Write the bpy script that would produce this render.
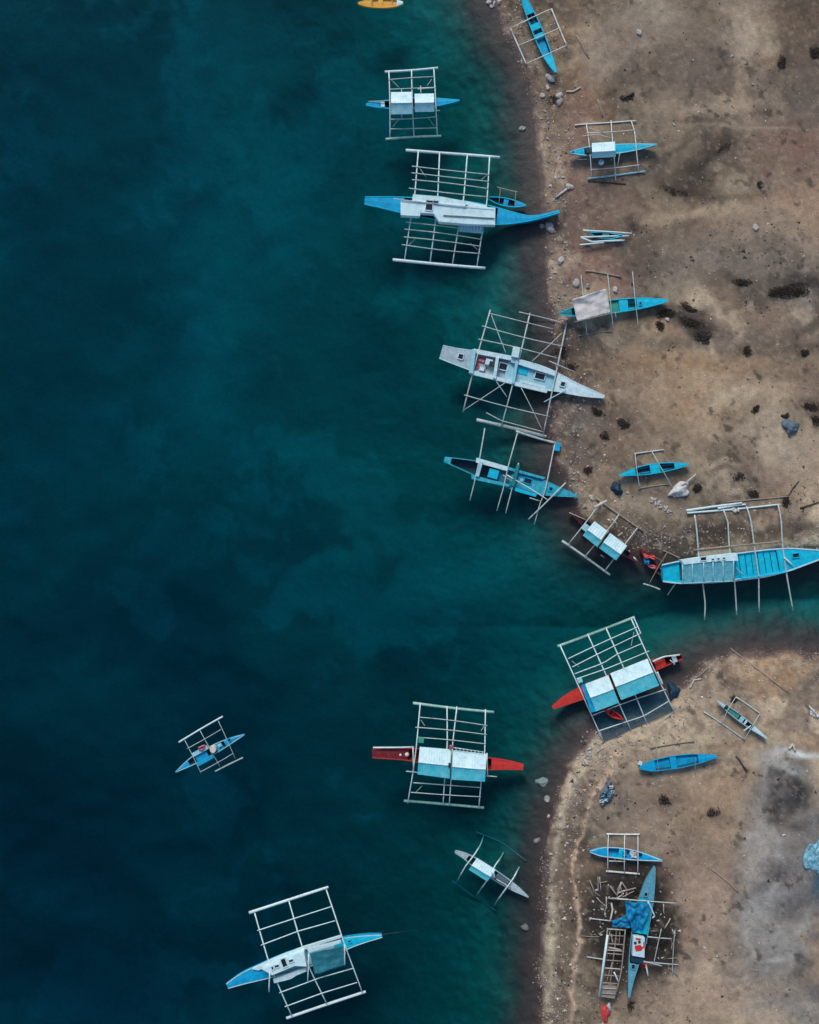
import bpy, bmesh, math, random
import numpy as np
from mathutils import Vector, Matrix

# ------------------------------------------------------------------ camera, sky, sun, exposure
for o in list(bpy.data.objects):
    bpy.data.objects.remove(o)
SC = bpy.context.scene
COL = SC.collection
R = math.radians
S, CAMH = 0.08, 90.0            # metres per mapped unit at sea level, camera height

cam_d = bpy.data.cameras.new('camera')
cam = bpy.data.objects.new('camera', cam_d); COL.objects.link(cam)
cam.location = (0, 0, CAMH); cam.rotation_euler = (0, 0, 0)
cam_d.sensor_fit = 'VERTICAL'
cam_d.angle = 2 * math.atan(512 * S / CAMH)
cam_d.clip_start = 1; cam_d.clip_end = 3000
SC.camera = cam

SUN_EL, SUN_AZ = R(40), R(-14)   # azimuth measured clockwise from the top of the picture
w = bpy.data.worlds.new('World'); SC.world = w; w.use_nodes = True
nt = w.node_tree; nt.nodes.clear()
sky = nt.nodes.new('ShaderNodeTexSky'); sky.sky_type = 'NISHITA'; sky.sun_disc = False
sky.sun_elevation = SUN_EL; sky.sun_rotation = SUN_AZ
sky.air_density = 1.0; sky.dust_density = 1.2; sky.ozone_density = 1.5
bg = nt.nodes.new('ShaderNodeBackground'); bg.inputs['Strength'].default_value = 0.08
wo = nt.nodes.new('ShaderNodeOutputWorld')
nt.links.new(sky.outputs[0], bg.inputs[0]); nt.links.new(bg.outputs[0], wo.inputs[0])

sun_d = bpy.data.lights.new('sun', 'SUN'); sun_d.energy = 1.5; sun_d.angle = R(22)
sun_d.color = (1.0, 0.95, 0.88)
sun = bpy.data.objects.new('sun', sun_d); COL.objects.link(sun)
sdir = Vector((math.sin(SUN_AZ) * math.cos(SUN_EL), math.cos(SUN_AZ) * math.cos(SUN_EL), math.sin(SUN_EL)))
sun.rotation_euler = sdir.to_track_quat('Z', 'Y').to_euler()
sun.location = sdir * 200

SC.view_settings.view_transform = 'Standard'; SC.view_settings.look = 'None'
SC.view_settings.gamma = 1.0; SC.view_settings.use_curve_mapping = False
SC.view_settings.exposure = 0.66
SC.cycles.max_bounces = 5; SC.cycles.volume_bounces = 0; SC.cycles.transparent_max_bounces = 8

rng = np.random.default_rng(11)
rnd = random.Random(5)

def P(x, y, z=0.0):
    """map unit (x right, y down) at height z -> world point"""
    k = S * (1 - z / CAMH)
    return Vector(((x - 409.5) * k, (512 - y) * k, z))

# ------------------------------------------------------------------ materials
MATS = {}
def mat_base(name):
    m = bpy.data.materials.new(name); m.use_nodes = True
    MATS[name] = m
    return m, m.node_tree, m.node_tree.nodes['Principled BSDF']

def paint(name, c, c2=None, rough=0.55, scale=3.0, wear=None, wear_amt=0.35, fine=0.12):
    """weathered paint: base colour, faded second colour, scuffs of wear colour"""
    m, t, b = mat_base(name)
    N, L = t.nodes.new, t.links.new
    c2 = c2 or tuple(min(1, v * 0.72 + 0.02) for v in c)
    wear = wear or (0.30, 0.29, 0.27)
    tc = N('ShaderNodeTexCoord')
    oi = N('ShaderNodeObjectInfo')
    add = N('ShaderNodeVectorMath'); add.operation = 'ADD'
    mul = N('ShaderNodeMath'); mul.operation = 'MULTIPLY'; mul.inputs[1].default_value = 37.0
    L(oi.outputs['Random'], mul.inputs[0]); L(tc.outputs['Object'], add.inputs[0]); L(mul.outputs[0], add.inputs[1])
    n1 = N('ShaderNodeTexNoise'); n1.inputs['Scale'].default_value = scale; n1.inputs['Detail'].default_value = 3
    n1.inputs['Roughness'].default_value = 0.65
    L(add.outputs[0], n1.inputs['Vector'])
    r1 = N('ShaderNodeValToRGB'); r1.color_ramp.elements[0].position = 0.35; r1.color_ramp.elements[1].position = 0.68
    r1.color_ramp.elements[0].color = (*c, 1); r1.color_ramp.elements[1].color = (*c2, 1)
    L(n1.outputs['Fac'], r1.inputs[0])
    n2 = N('ShaderNodeTexNoise'); n2.inputs['Scale'].default_value = scale * 2.7; n2.inputs['Detail'].default_value = 4
    n2.inputs['Roughness'].default_value = 0.75
    L(add.outputs[0], n2.inputs['Vector'])
    r2 = N('ShaderNodeValToRGB'); r2.color_ramp.elements[0].position = 0.50; r2.color_ramp.elements[1].position = 0.66
    r2.color_ramp.elements[0].color = (0, 0, 0, 1); r2.color_ramp.elements[1].color = (wear_amt,) * 3 + (1,)
    L(n2.outputs['Fac'], r2.inputs[0])
    mx = N('ShaderNodeMix'); mx.data_type = 'RGBA'
    L(r2.outputs[0], mx.inputs['Factor']); L(r1.outputs[0], mx.inputs[6]); mx.inputs[7].default_value = (*wear, 1)
    L(mx.outputs[2], b.inputs['Base Color'])
    b.inputs['Roughness'].default_value = rough; b.inputs['Specular IOR Level'].default_value = .22
    bp = N('ShaderNodeBump'); bp.inputs['Strength'].default_value = fine; bp.inputs['Distance'].default_value = 0.03
    L(n2.outputs['Fac'], bp.inputs['Height']); L(bp.outputs[0], b.inputs['Normal'])
    return m

paint('blue_paint', (0.002, 0.42, 0.73), (0.003, 0.27, 0.50), wear=(0.02, 0.22, 0.40), wear_amt=0.5)
paint('cyan_paint', (0.002, 0.57, 0.77), (0.004, 0.38, 0.55), wear=(0.03, 0.36, 0.52), wear_amt=0.4)
paint('pale_blue_paint', (0.34, 0.64, 0.72), (0.24, 0.52, 0.62), wear=(0.25, 0.27, 0.27), wear_amt=0.5)
paint('faded_blue', (0.11, 0.37, 0.47), (0.07, 0.27, 0.36), wear=(0.30, 0.48, 0.52), wear_amt=0.6)
paint('worn_cyan', (0.015, 0.42, 0.54), (0.01, 0.27, 0.37), wear=(0.30, 0.55, 0.60), wear_amt=0.6)
paint('maroon_paint', (0.085, 0.014, 0.018), (0.055, 0.012, 0.016), wear=(0.12, 0.08, 0.08))
paint('white_paint', (0.62, 0.81, 0.84), (0.47, 0.65, 0.70), wear=(0.25, 0.31, 0.33), wear_amt=0.5)
paint('grey_white_paint', (0.46, 0.58, 0.61), (0.30, 0.42, 0.47), wear=(0.18, 0.22, 0.24), wear_amt=0.6)
paint('red_paint', (0.68, 0.04, 0.025), (0.45, 0.03, 0.03), wear=(0.30, 0.12, 0.10), wear_amt=0.4)
paint('dark_red_paint', (0.20, 0.018, 0.022), (0.13, 0.015, 0.02), wear=(0.22, 0.12, 0.11), wear_amt=0.4)
paint('yellow_paint', (0.80, 0.42, 0.06), (0.70, 0.36, 0.05), wear=(0.6, 0.45, 0.2), wear_amt=0.4)
paint('teal_paint', (0.012, 0.22, 0.22), (0.01, 0.15, 0.17), wear=(0.2, 0.3, 0.3), wear_amt=0.4)
paint('bilge_shade', (0.012, 0.055, 0.085), (0.02, 0.08, 0.11), wear=(0.06, 0.09, 0.1), rough=0.4)  # hull inside coloured darker, shade of the open wells painted in
paint('bilge_wood', (0.06, 0.05, 0.042), (0.035, 0.032, 0.03), wear=(0.12, 0.11, 0.1))
paint('hatch_shade', (0.008, 0.016, 0.022), (0.012, 0.02, 0.03), wear=(0.02, 0.03, 0.04))  # near-black panel colour standing in for the shade inside openings
paint('bamboo', (0.52, 0.60, 0.58), (0.40, 0.48, 0.46), wear=(0.24, 0.23, 0.20), wear_amt=0.65, scale=2.0)
paint('bamboo_white', (0.66, 0.82, 0.82), (0.56, 0.72, 0.72), wear=(0.34, 0.34, 0.32), wear_amt=0.5, scale=2.0)
paint('bamboo_cream', (0.74, 0.76, 0.72), (0.60, 0.62, 0.58), wear=(0.40, 0.38, 0.34), wear_amt=0.5, scale=2.0)
paint('bamboo_brown', (0.36, 0.30, 0.24), (0.26, 0.215, 0.17), wear=(0.14, 0.12, 0.10), wear_amt=0.6, scale=2.0)
paint('float_algae', (0.40, 0.60, 0.54), (0.24, 0.46, 0.42), wear=(0.12, 0.26, 0.22), wear_amt=0.6, scale=1.5)
paint('roof_white', (0.64, 0.86, 0.88), (0.52, 0.75, 0.79), wear=(0.34, 0.42, 0.43), wear_amt=0.45, scale=1.2)
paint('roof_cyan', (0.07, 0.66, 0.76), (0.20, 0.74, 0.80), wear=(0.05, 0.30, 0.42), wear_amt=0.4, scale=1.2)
paint('roof_white_shade', (0.42, 0.74, 0.80), (0.34, 0.68, 0.75), wear=(0.25, 0.38, 0.42), wear_amt=0.35, scale=1.2)  # lower slope of white roofs, part of its bluish shade painted in
paint('tarp_grey', (0.70, 0.66, 0.62), (0.58, 0.55, 0.52), wear=(0.34, 0.31, 0.29), wear_amt=0.5)
paint('tarp_white', (0.66, 0.64, 0.61), (0.55, 0.54, 0.52), wear=(0.3, 0.29, 0.28), wear_amt=0.4)
paint('tarp_blue', (0.006, 0.24, 0.46), (0.005, 0.16, 0.33), wear=(0.02, 0.26, 0.5), wear_amt=0.5)
paint('tarp_teal', (0.025, 0.20, 0.25), (0.02, 0.15, 0.20), wear=(0.06, 0.25, 0.3), wear_amt=0.4)
paint('tarp_navy', (0.012, 0.05, 0.09), (0.01, 0.035, 0.06), wear=(0.03, 0.09, 0.14), wear_amt=0.4)
paint('tarp_slate', (0.10, 0.15, 0.19), (0.07, 0.11, 0.14), wear=(0.25, 0.3, 0.34), wear_amt=0.5)
paint('tarp_aqua', (0.16, 0.42, 0.52), (0.06, 0.26, 0.36), wear=(0.62, 0.76, 0.78), wear_amt=0.9, scale=1.5)
paint('glassy_sheet', (0.06, 0.36, 0.46), (0.14, 0.46, 0.54), wear=(0.5, 0.66, 0.7), wear_amt=0.5, rough=0.3)
paint('pink_cloth', (0.50, 0.14, 0.18), (0.42, 0.10, 0.14), wear=(0.5, 0.3, 0.3))
paint('red_cloth', (0.62, 0.06, 0.06), (0.50, 0.05, 0.05), wear=(0.6, 0.3, 0.28))
paint('green_plastic', (0.04, 0.36, 0.26), (0.03, 0.26, 0.2))
paint('cream_plastic', (0.70, 0.66, 0.55), (0.6, 0.57, 0.48))
paint('black_metal', (0.02, 0.022, 0.025), (0.05, 0.05, 0.055), rough=0.4)
paint('rock_grey', (0.34, 0.31, 0.28), (0.22, 0.20, 0.185), wear=(0.48, 0.45, 0.42), wear_amt=0.6, scale=5, rough=0.9, fine=0.5)
paint('rock_pale', (0.56, 0.53, 0.49), (0.40, 0.37, 0.34), wear=(0.25, 0.23, 0.21), wear_amt=0.6, scale=5, rough=0.9, fine=0.5)
paint('pebble', (0.38, 0.32, 0.27), (0.14, 0.115, 0.10), wear=(0.55, 0.51, 0.46), wear_amt=0.9, scale=1.6, rough=0.9)
paint('shell', (0.66, 0.62, 0.56), (0.52, 0.48, 0.43), rough=0.8)
paint('seaweed', (0.032, 0.025, 0.020), (0.060, 0.047, 0.036), wear=(0.09, 0.075, 0.06), wear_amt=0.4, scale=3, rough=0.8)
paint('driftwood', (0.34, 0.29, 0.245), (0.24, 0.20, 0.17), wear=(0.48, 0.43, 0.38), wear_amt=0.5, scale=4, rough=0.9)
paint('driftwood_pale', (0.58, 0.54, 0.49), (0.46, 0.42, 0.37), wear=(0.3, 0.27, 0.24), wear_amt=0.4, scale=4, rough=0.9)

m = paint('net_navy', (0.012, 0.10, 0.15), (0.01, 0.07, 0.11), wear=(0.05, 0.2, 0.26))     # open mesh netting, partly see-through
_t = m.node_tree; _o = _t.nodes['Material Output']; _tr = _t.nodes.new('ShaderNodeBsdfTransparent'); _mx = _t.nodes.new('ShaderNodeMixShader'); _mx.inputs[0].default_value = .42
_t.links.new(_tr.outputs[0], _mx.inputs[1]); _t.links.new(_t.nodes['Principled BSDF'].outputs[0], _mx.inputs[2]); _t.links.new(_mx.outputs[0], _o.inputs['Surface'])

# ------------------------------------------------------------------ terrain: beach and sea bed in one sheet
SHORE_N = [(440,-900),(462,-200),(470,-60),(482,-20),(495,8),(504,32),(522,62),(532,92),(536,130),(539,170),(542,210),(545,250),
           (548,290),(551,318),(557,345),(561,378),(554,402),(551,432),(553,455),(562,476),(571,500),(582,520),(602,534),
           (630,546),(660,553),(700,556),(740,555),(780,552),(819,548),(900,546),(1100,556),(4200,600),(4200,-900)]
SHORE_S = [(4200,720),(1100,662),(900,655),(819,654),(780,650),(745,652),(715,660),(692,674),(672,692),(650,706),
           (628,716),(602,727),(586,738),(574,758),(562,785),(552,815),(545,850),(541,890),(540,950),(539,1024),(530,1150),(480,1900),(4200,1900)]
NOISE = {}
def value_noise(x, y, cell, seed):
    if seed not in NOISE: NOISE[seed] = np.random.default_rng(seed).random((257, 257))
    g = NOISE[seed]
    u = x / cell; v = y / cell
    iu = np.floor(u).astype(int); iv = np.floor(v).astype(int)
    fu = u - iu; fv = v - iv
    fu = fu * fu * (3 - 2 * fu); fv = fv * fv * (3 - 2 * fv)
    a = g[iu % 256, iv % 256]; b = g[(iu + 1) % 256, iv % 256]
    c = g[iu % 256, (iv + 1) % 256]; d = g[(iu + 1) % 256, (iv + 1) % 256]
    return (a * (1 - fu) + b * fu) * (1 - fv) + (c * (1 - fu) + d * fu) * fv
def fbm(x, y, cell, seed, octv=4, gain=0.5):
    s = 0; a = 1; tot = 0
    for k in range(octv):
        # rotate each octave to hide the lattice
        ca, sa = math.cos(0.7 * k + seed), math.sin(0.7 * k + seed)
        s = s + a * value_noise(x * ca - y * sa, x * sa + y * ca, cell, seed * 13 + k); tot += a
        a *= gain; cell *= 0.5
    return s / tot
def poly_sd(x, y, pts):
    """signed distance (map units), positive inside"""
    n = len(pts); best = np.full(x.shape, 1e18); inside = np.zeros(x.shape, bool)
    for i in range(n):
        ax, ay = pts[i]; bx, by = pts[(i + 1) % n]
        dx, dy = bx - ax, by - ay
        t = np.clip(((x - ax) * dx + (y - ay) * dy) / (dx * dx + dy * dy), 0, 1)
        best = np.minimum(best, (x - ax - t * dx) ** 2 + (y - ay - t * dy) ** 2)
        c = (ay > y) != (by > y)
        with np.errstate(divide='ignore', invalid='ignore'):
            xi = ax + (y - ay) * dx / (dy if dy else 1e-9)
        inside ^= c & (x < xi)
    return np.where(inside, 1, -1) * np.sqrt(best)

STEP = 1.75
gx = np.concatenate([-np.geomspace(3000, 60, 14) , np.arange(-50, 872, STEP), 819 + np.geomspace(62, 3000, 14)])
gy = np.concatenate([-np.geomspace(3000, 60, 14) , np.arange(-50, 1077, STEP), 1024 + np.geomspace(62, 3000, 14)])
GX, GY = np.meshgrid(gx, gy, indexing='ij')

def shore_sd(x, y):
    wob = (fbm(x, y, 26, 3, 3) - 0.5) * 9 + (fbm(x, y, 8, 4, 3, .6) - .5) * 7
    return np.maximum(poly_sd(x, y, SHORE_N), poly_sd(x, y, SHORE_S)) + wob
SD = shore_sd(GX, GY)
CREST = [(616,755),(611,766),(600,785),(590,798),(588,812),(582,828),(577,842),(575,860),(572,880),(576,905),(577,940),(573,985),(570,1040)]
BERM = [(596,734),(584,755),(572,785),(562,812),(554,850),(550,890),(552,930),(550,980),(548,1060)]
def line_dist(x, y, pts):
    best = np.full(x.shape, 1e18)
    for (ax, ay), (bx, by) in zip(pts, pts[1:]):
        dx, dy = bx - ax, by - ay; t = np.clip(((x - ax) * dx + (y - ay) * dy) / (dx * dx + dy * dy), 0, 1)
        best = np.minimum(best, (x - ax - t * dx) ** 2 + (y - ay - t * dy) ** 2)
    return np.sqrt(best)
def ridges(x, y):
    wx, wy = (fbm(x, y, 14, 91, 3, .6) - .5) * 12, (fbm(x, y, 14, 92, 3, .6) - .5) * 12
    br = .65 + .7 * smooth(.38, .6, fbm(x, y, 16, 93, 3))
    return np.exp(-(line_dist(x + wx, y + wy, CREST) / 2.2) ** 2) * br, np.exp(-(line_dist(x + wx, y + wy, BERM) / 3.6) ** 2) * br
def smooth(a, b, v):
    t = np.clip((v - a) / (b - a), 0, 1); return t * t * (3 - 2 * t)
def height(x, y, sd):
    m = sd * S
    land = 0.42 * (1 - np.exp(-np.maximum(m, 0) / 1.8)) + 0.25 * (1 - np.exp(-np.maximum(m, 0) / 12))
    rough = (fbm(x, y, 40, 21, 4) - 0.5) * 0.16 * np.clip(m / 2, 0, 1) + (fbm(x, y, 7, 22, 3) - 0.5) * 0.07 * np.clip(m / 0.8 + .4, 0, 1)
    # low ridge of sand thrown up along the southern shore
    r1, r2 = ridges(x, y); rid = r1 * .16 + r2 * .11
    dd = np.interp(-m, [0, 1.2, 2.5, 4, 6.5, 10, 16, 24, 34, 60], [0, 0.20, 0.60, 1.25, 2.1, 3.0, 4.1, 5.0, 5.8, 6.4])
    dd = dd * (0.82 + 0.36 * fbm(x, y, 130, 31, 4)) * np.interp(y, [0, 500, 800, 1024], [1.0, 1.0, 1.2, 1.3])
    return np.where(m > 0, land + rough + rid, -dd + rough * 0)
GZ = height(GX, GY, SD)
def grid_lookup(A, x, y):
    i = np.clip(np.searchsorted(gx, x) - 1, 0, len(gx) - 2); j = np.clip(np.searchsorted(gy, y) - 1, 0, len(gy) - 2)
    fx = (x - gx[i]) / (gx[i + 1] - gx[i]); fy = (y - gy[j]) / (gy[j + 1] - gy[j])
    return (A[i, j] * (1 - fx) + A[i + 1, j] * fx) * (1 - fy) + (A[i, j + 1] * (1 - fx) + A[i + 1, j + 1] * fx) * fy
def gz(x, y): return float(grid_lookup(GZ, x, y))
def surf(x, y): return max(0.0, gz(x, y))

def lerp(a, b, t): return a * (1 - t[..., None]) + np.array(b) * t[..., None]
def smooth(a, b, v): 
    t = np.clip((v - a) / (b - a), 0, 1); return t * t * (3 - 2 * t)
m_ = SD * S
N1 = fbm(GX, GY, 170, 41, 5, .55);  N3 = fbm(GX, GY, 22, 43, 4, .65); W1 = (fbm(GX, GY, 90, 48, 4, .6) - .5) * 130; W2 = (fbm(GX, GY, 90, 49, 4, .6) - .5) * 130
N4 = fbm(GX * .45 + W1, GY + W2, 44, 44, 5, .6)
N2 = fbm(GX + W2 * .8, GY + W1 * .5, 70, 42, 5, .6)
N5 = fbm(GX, GY, 6, 45, 3, .7)
C = np.empty(GX.shape + (3,)); C[:] = (0.295, 0.225, 0.172)
C = lerp(C, (0.37, 0.27, 0.180), smooth(.48, .62, N1) * .55)
C = lerp(C, (0.225, 0.190, 0.160), smooth(.46, .60, N2) * .8)
C = lerp(C, (0.46, 0.385, 0.30), smooth(.50, .60, N4) * .75)
C = lerp(C, (0.16, 0.125, 0.105), smooth(.56, .70, N3) * .5)
C *= (0.66 + 0.70 * smooth(.36, .64, fbm(GX + W1 * .6, GY + W2 * .6, 120, 46, 5, .6)))[..., None]
warpx = (fbm(GX, GY, 30, 51, 4, .6) - .5) * 34; warpy = (fbm(GX, GY, 30, 52, 4, .6) - .5) * 34
def stain(px, py, rx, ry, rot, col, k, hard=1.0, warp=None):
    global C
    if warp is None: warp = min(1.0, min(rx, ry) / 14)
    k = min(1.0, k * 1.25)
    ux = GX - px + warpx * warp; uy = GY - py + warpy * warp
    ca, sa = math.cos(R(rot)), math.sin(R(rot))
    q = ((ux * ca + uy * sa) / rx) ** 2 + ((-ux * sa + uy * ca) / ry) ** 2
    C = lerp(C, col, np.clip(np.exp(-q ** hard) * k, 0, 1))
RED = (0.31, 0.195, 0.165); DK = (0.085, 0.066, 0.056); PALE = (0.50, 0.43, 0.34); TAN = (0.40, 0.275, 0.165); GRY = (0.22, 0.205, 0.195)
for a in [(575,150,18,60,0,RED,.7),(590,260,30,34,0,RED,.6),(610,280,26,14,0,RED,.5),(545,150,9,90,0,(0.27,.205,.165),.6),
          (800,150,50,22,0,RED,.55),(790,205,40,16,0,(0.42,.30,.23),.5),(735,30,15,18,10,PALE,.75),(748,50,7,12,10,PALE,.6),(745,90,9,30,0,(0.40,.32,.25),.6),(660,5,14,14,0,PALE,.5),
          (782,60,4,11,0,DK,.75),(815,52,8,7,0,DK,.9),(720,150,24,7,-38,DK,.7),(690,168,12,9,0,DK,.65),(700,180,20,5,20,DK,.6),(675,191,20,7,15,DK,.8),
          (745,130,70,1.6,2,PALE,.45,1,.25),(720,215,60,8,-4,(0.42,.33,.25),.5),(640,215,34,7,3,(0.40,.32,.25),.4),
          (685,318,26,10,28,(0.11,.095,.085),.75),(700,330,12,9,0,DK,.5),(790,290,26,12,-8,(0.10,.085,.08),.8),(742,283,12,4,5,DK,.75),
          (730,270,90,30,0,GRY,.40),(700,365,70,10,0,TAN,.65),(690,400,60,24,0,TAN,.55),(728,402,28,9,-16,PALE,.55),(640,410,30,40,0,(0.34,.27,.21),.5),
          (597,411,8,7,0,DK,.7),(625,424,8,6,0,DK,.7),(604,436,8,5,0,DK,.5),(585,420,20,30,0,GRY,.5),(565,352,10,10,0,DK,.35),
          (775,440,34,30,0,(0.40,.33,.26),.45),(800,470,34,24,0,(0.44,.36,.29),.5),(745,478,18,10,0,(0.15,.115,.10),.45),(660,500,60,6,14,(0.19,.16,.135),.5),
          (668,512,34,9,12,(0.36,.30,.235),.6),(760,530,80,10,0,DK,.65),(640,540,50,12,25,(0.12,.10,.09),.6),(650,478,28,9,0,(0.19,.165,.145),.5),
          (612,160,30,22,0,(0.20,.17,.15),.35),
          # southern beach
          (720,800,50,34,0,TAN,.55),(690,900,40,50,0,(0.36,.26,.20),.5),(710,880,30,24,0,(0.40,.30,.23),.5),(670,1000,60,26,0,(0.34,.26,.20),.5),
          (662,800,16,10,0,DK,.65),(620,800,14,14,0,(0.16,.15,.14),.5),(712,812,12,9,0,DK,.55),
          (635,900,34,30,0,DK,.85),(615,940,22,50,0,DK,.8),(650,950,22,34,0,DK,.85),(600,890,14,40,0,(0.13,.11,.1),.7),
          (628,915,42,60,0,(.062,.052,.046),.95,2.0,.9),(622,885,30,16,0,(.06,.052,.048),.8),(655,925,16,40,0,(.062,.052,.046),.8,1.6),(640,765,44,14,-8,(0.20,.165,.145),.45),(735,715,40,22,40,(0.24,.19,.165),.5),
          (785,782,22,16,0,(0.075,.075,.08),.85),(800,765,16,12,0,(0.11,.11,.115),.6),(760,800,12,14,0,(0.17,.155,.155),.6),
          (800,830,20,14,0,(0.13,.12,.13),.7),(795,880,26,26,0,(0.15,.14,.155),.7),(816,885,9,22,0,(0.02,.07,.13),.8),(815,930,9,9,0,(.07,.07,.10),.6),
          (812,988,12,9,0,(.08,.08,.10),.75),(780,930,40,50,0,(0.27,.25,.235),.6),(760,960,26,20,0,(.25,.24,.235),.5),
          (800,753,26,3.2,3,(.74,.77,.78),.8,1,.4),(770,752,12,4,0,(.42,.40,.38),.6),(765,770,4,22,5,(.46,.40,.36),.6),(752,905,3,24,10,(.45,.42,.39),.6),(765,1e3,26,5,-12,(.40,.37,.34),.6),
          (770,957,11,2.0,0,(.60,.60,.58),.7,1,.4),(735,978,14,2.0,-6,(.55,.53,.50),.6,1,.4),(755,890,3.4,10,0,(.48,.46,.43),.6,1,.5),(792,955,9,4,40,(.35,.38,.37),.6),(745,868,16,16,0,(.36,.31,.28),.5),
          (775,860,46,90,4,(.27,.262,.262),.62,1,1.2),(790,1000,50,34,0,(.25,.24,.235),.5),(800,795,30,18,0,(.12,.12,.125),.55),(776,812,9,9,0,(.10,.085,.085),.6),(795,822,12,6,0,(.11,.09,.09),.6),
          (758,830,8,20,20,(.42,.41,.40),.5,1,1.4),(785,768,20,5,0,(.52,.53,.53),.5,1,1.0),(772,842,4,26,-8,(.40,.40,.40),.55,1,1.2),(748,940,5,30,12,(.44,.42,.40),.5,1,1.2),(806,930,6,22,10,(.40,.42,.43),.45,1,1.2),(815,815,14,8,0,(.16,.17,.19),.6),
          (790,905,18,12,0,(.10,.10,.12),.5),(700,950,20,34,0,(.42,.33,.27),.4),(700,1015,30,9,0,(.40,.31,.25),.45),(655,830,30,8,0,(.36,.29,.23),.4),
          (670,40,60,40,0,(.30,.25,.215),.5),(620,20,30,26,0,(.33,.28,.24),.5),(690,95,60,30,0,(.215,.175,.15),.55),(800,95,26,40,0,(.22,.185,.165),.5),(640,175,34,10,0,(.20,.17,.15),.45),(720,245,90,16,0,(.24,.205,.18),.45),
          (760,120,60,7,2,(.27,.22,.18),.4),(800,180,40,10,-4,(.26,.18,.15),.5),(660,345,70,9,2,(.24,.20,.165),.5),(770,335,60,18,0,(.27,.22,.185),.45),(610,395,26,18,0,(.37,.29,.23),.5),
          (705,158,34,14,-30,(.10,.08,.068),.8,1,1.3),(690,188,34,9,12,(.11,.088,.075),.75,1,1.2),(683,316,28,13,24,(.085,.072,.064),.85,1,1.0),(702,334,13,10,0,(.06,.05,.045),.8,1,.7),(790,288,30,13,-6,(.075,.062,.058),.85,1,1.0),
          (735,282,26,8,0,(.13,.105,.09),.7,1,1.0),(660,235,40,10,0,(.20,.16,.135),.5,1,1.2),(655,260,30,8,0,(.17,.14,.12),.5,1,1.2),(810,405,14,12,0,(.10,.075,.06),.7),(748,352,16,6,0,(.14,.11,.095),.6),(800,350,22,6,0,(.14,.11,.095),.6),
          (740,20,30,30,0,(.46,.39,.32),.55,1,1.5),(655,8,30,20,0,(.42,.36,.30),.5,1,1.5),(780,225,70,18,-3,(.42,.33,.265),.5,1,1.6),(760,385,70,22,-8,(.47,.37,.29),.55,1,1.6),(660,385,50,16,6,(.43,.33,.25),.5,1,1.4),(785,455,44,26,0,(.48,.40,.325),.6,1,1.6),(700,440,40,18,0,(.36,.275,.215),.5,1,1.4),
          (640,455,40,12,0,(.37,.285,.22),.45,1,1.3),(640,505,34,6,10,(.40,.33,.265),.55,1,.8),(800,300,24,7,20,(.36,.32,.30),.4,1,1.2),(610,205,20,30,0,(.33,.245,.205),.4,1,1.2),(690,790,60,26,0,(.40,.31,.25),.45,1,1.6),(690,850,44,30,0,(.38,.29,.235),.45,1,1.6),(690,1000,50,24,0,(.40,.315,.26),.5,1,1.6),
          (745,48,15,24,8,(.50,.43,.345),.6,2.5,1.6),(744,92,10,32,0,(.43,.345,.275),.5,2.5,1.4),(736,190,30,15,-10,(.41,.35,.265),.55,2.2,1.9),(690,218,66,6,-3,(.44,.36,.28),.5,2,.9),(728,402,26,8,-18,(.50,.42,.335),.6,2.2,1.0),(775,440,24,32,20,(.46,.395,.32),.6,2.5,1.6),(812,196,16,22,0,(.40,.30,.235),.5,2,1.4),
          (650,30,34,26,0,(.38,.325,.275),.4,2,1.8),(600,60,22,22,0,(.36,.31,.27),.4,2,1.6),(640,395,40,9,4,(.40,.31,.24),.45,2,1.2),(700,362,56,5,2,(.41,.31,.23),.5,2,1.0),(705,1005,34,14,0,(.44,.345,.285),.45,2.2,1.6),(700,895,22,26,0,(.46,.36,.30),.5,2.2,1.7),(640,845,40,6,0,(.34,.28,.235),.4,2,1.0),
          (700,60,50,40,0,(.23,.19,.16),.45,2,1.6),(770,265,70,12,0,(.235,.205,.18),.4,2,1.6),(700,268,60,14,0,(.23,.20,.175),.4,2,1.6),(632,226,7,5,25,(.07,.05,.045),.8,1,.6),(560,440,14,34,0,(.17,.145,.13),.5,1,1.2),
          (766,905,24,40,8,(.40,.395,.39),.5,1.6,2.0),(748,850,14,30,14,(.44,.41,.385),.5,1.6,1.8),(785,950,26,16,-8,(.38,.375,.37),.5,1.6,1.8),(770,780,10,30,10,(.45,.43,.415),.5,1.6,1.8),(800,1008,26,10,0,(.36,.34,.32),.45,1.6,1.6),(788,790,22,15,0,(.055,.055,.06),.75,1.2,1.2),(772,870,16,12,20,(.12,.11,.115),.55,1.2,1.6),(800,965,14,10,0,(.12,.115,.12),.5,1.2,1.5),(770,760,20,8,0,(.50,.50,.49),.5,1.4,1.4),
          (628,912,36,58,0,(.05,.042,.038),.75,2.2,1.1),(600,905,14,40,0,(.06,.052,.047),.7,1.6,1.1),(662,940,14,34,0,(.055,.047,.042),.75,1.6,1.1),
          (817,862,11,26,0,(.03,.14,.21),.7,1,.6),
          (560,830,9,60,8,(0.35,.285,.215),.55),(557,960,9,90,0,(.30,.255,.20),.5),(545,930,3.5,110,0,(0.36,.32,.26),.55,1,.4)]:
    stain(*a)
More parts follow.
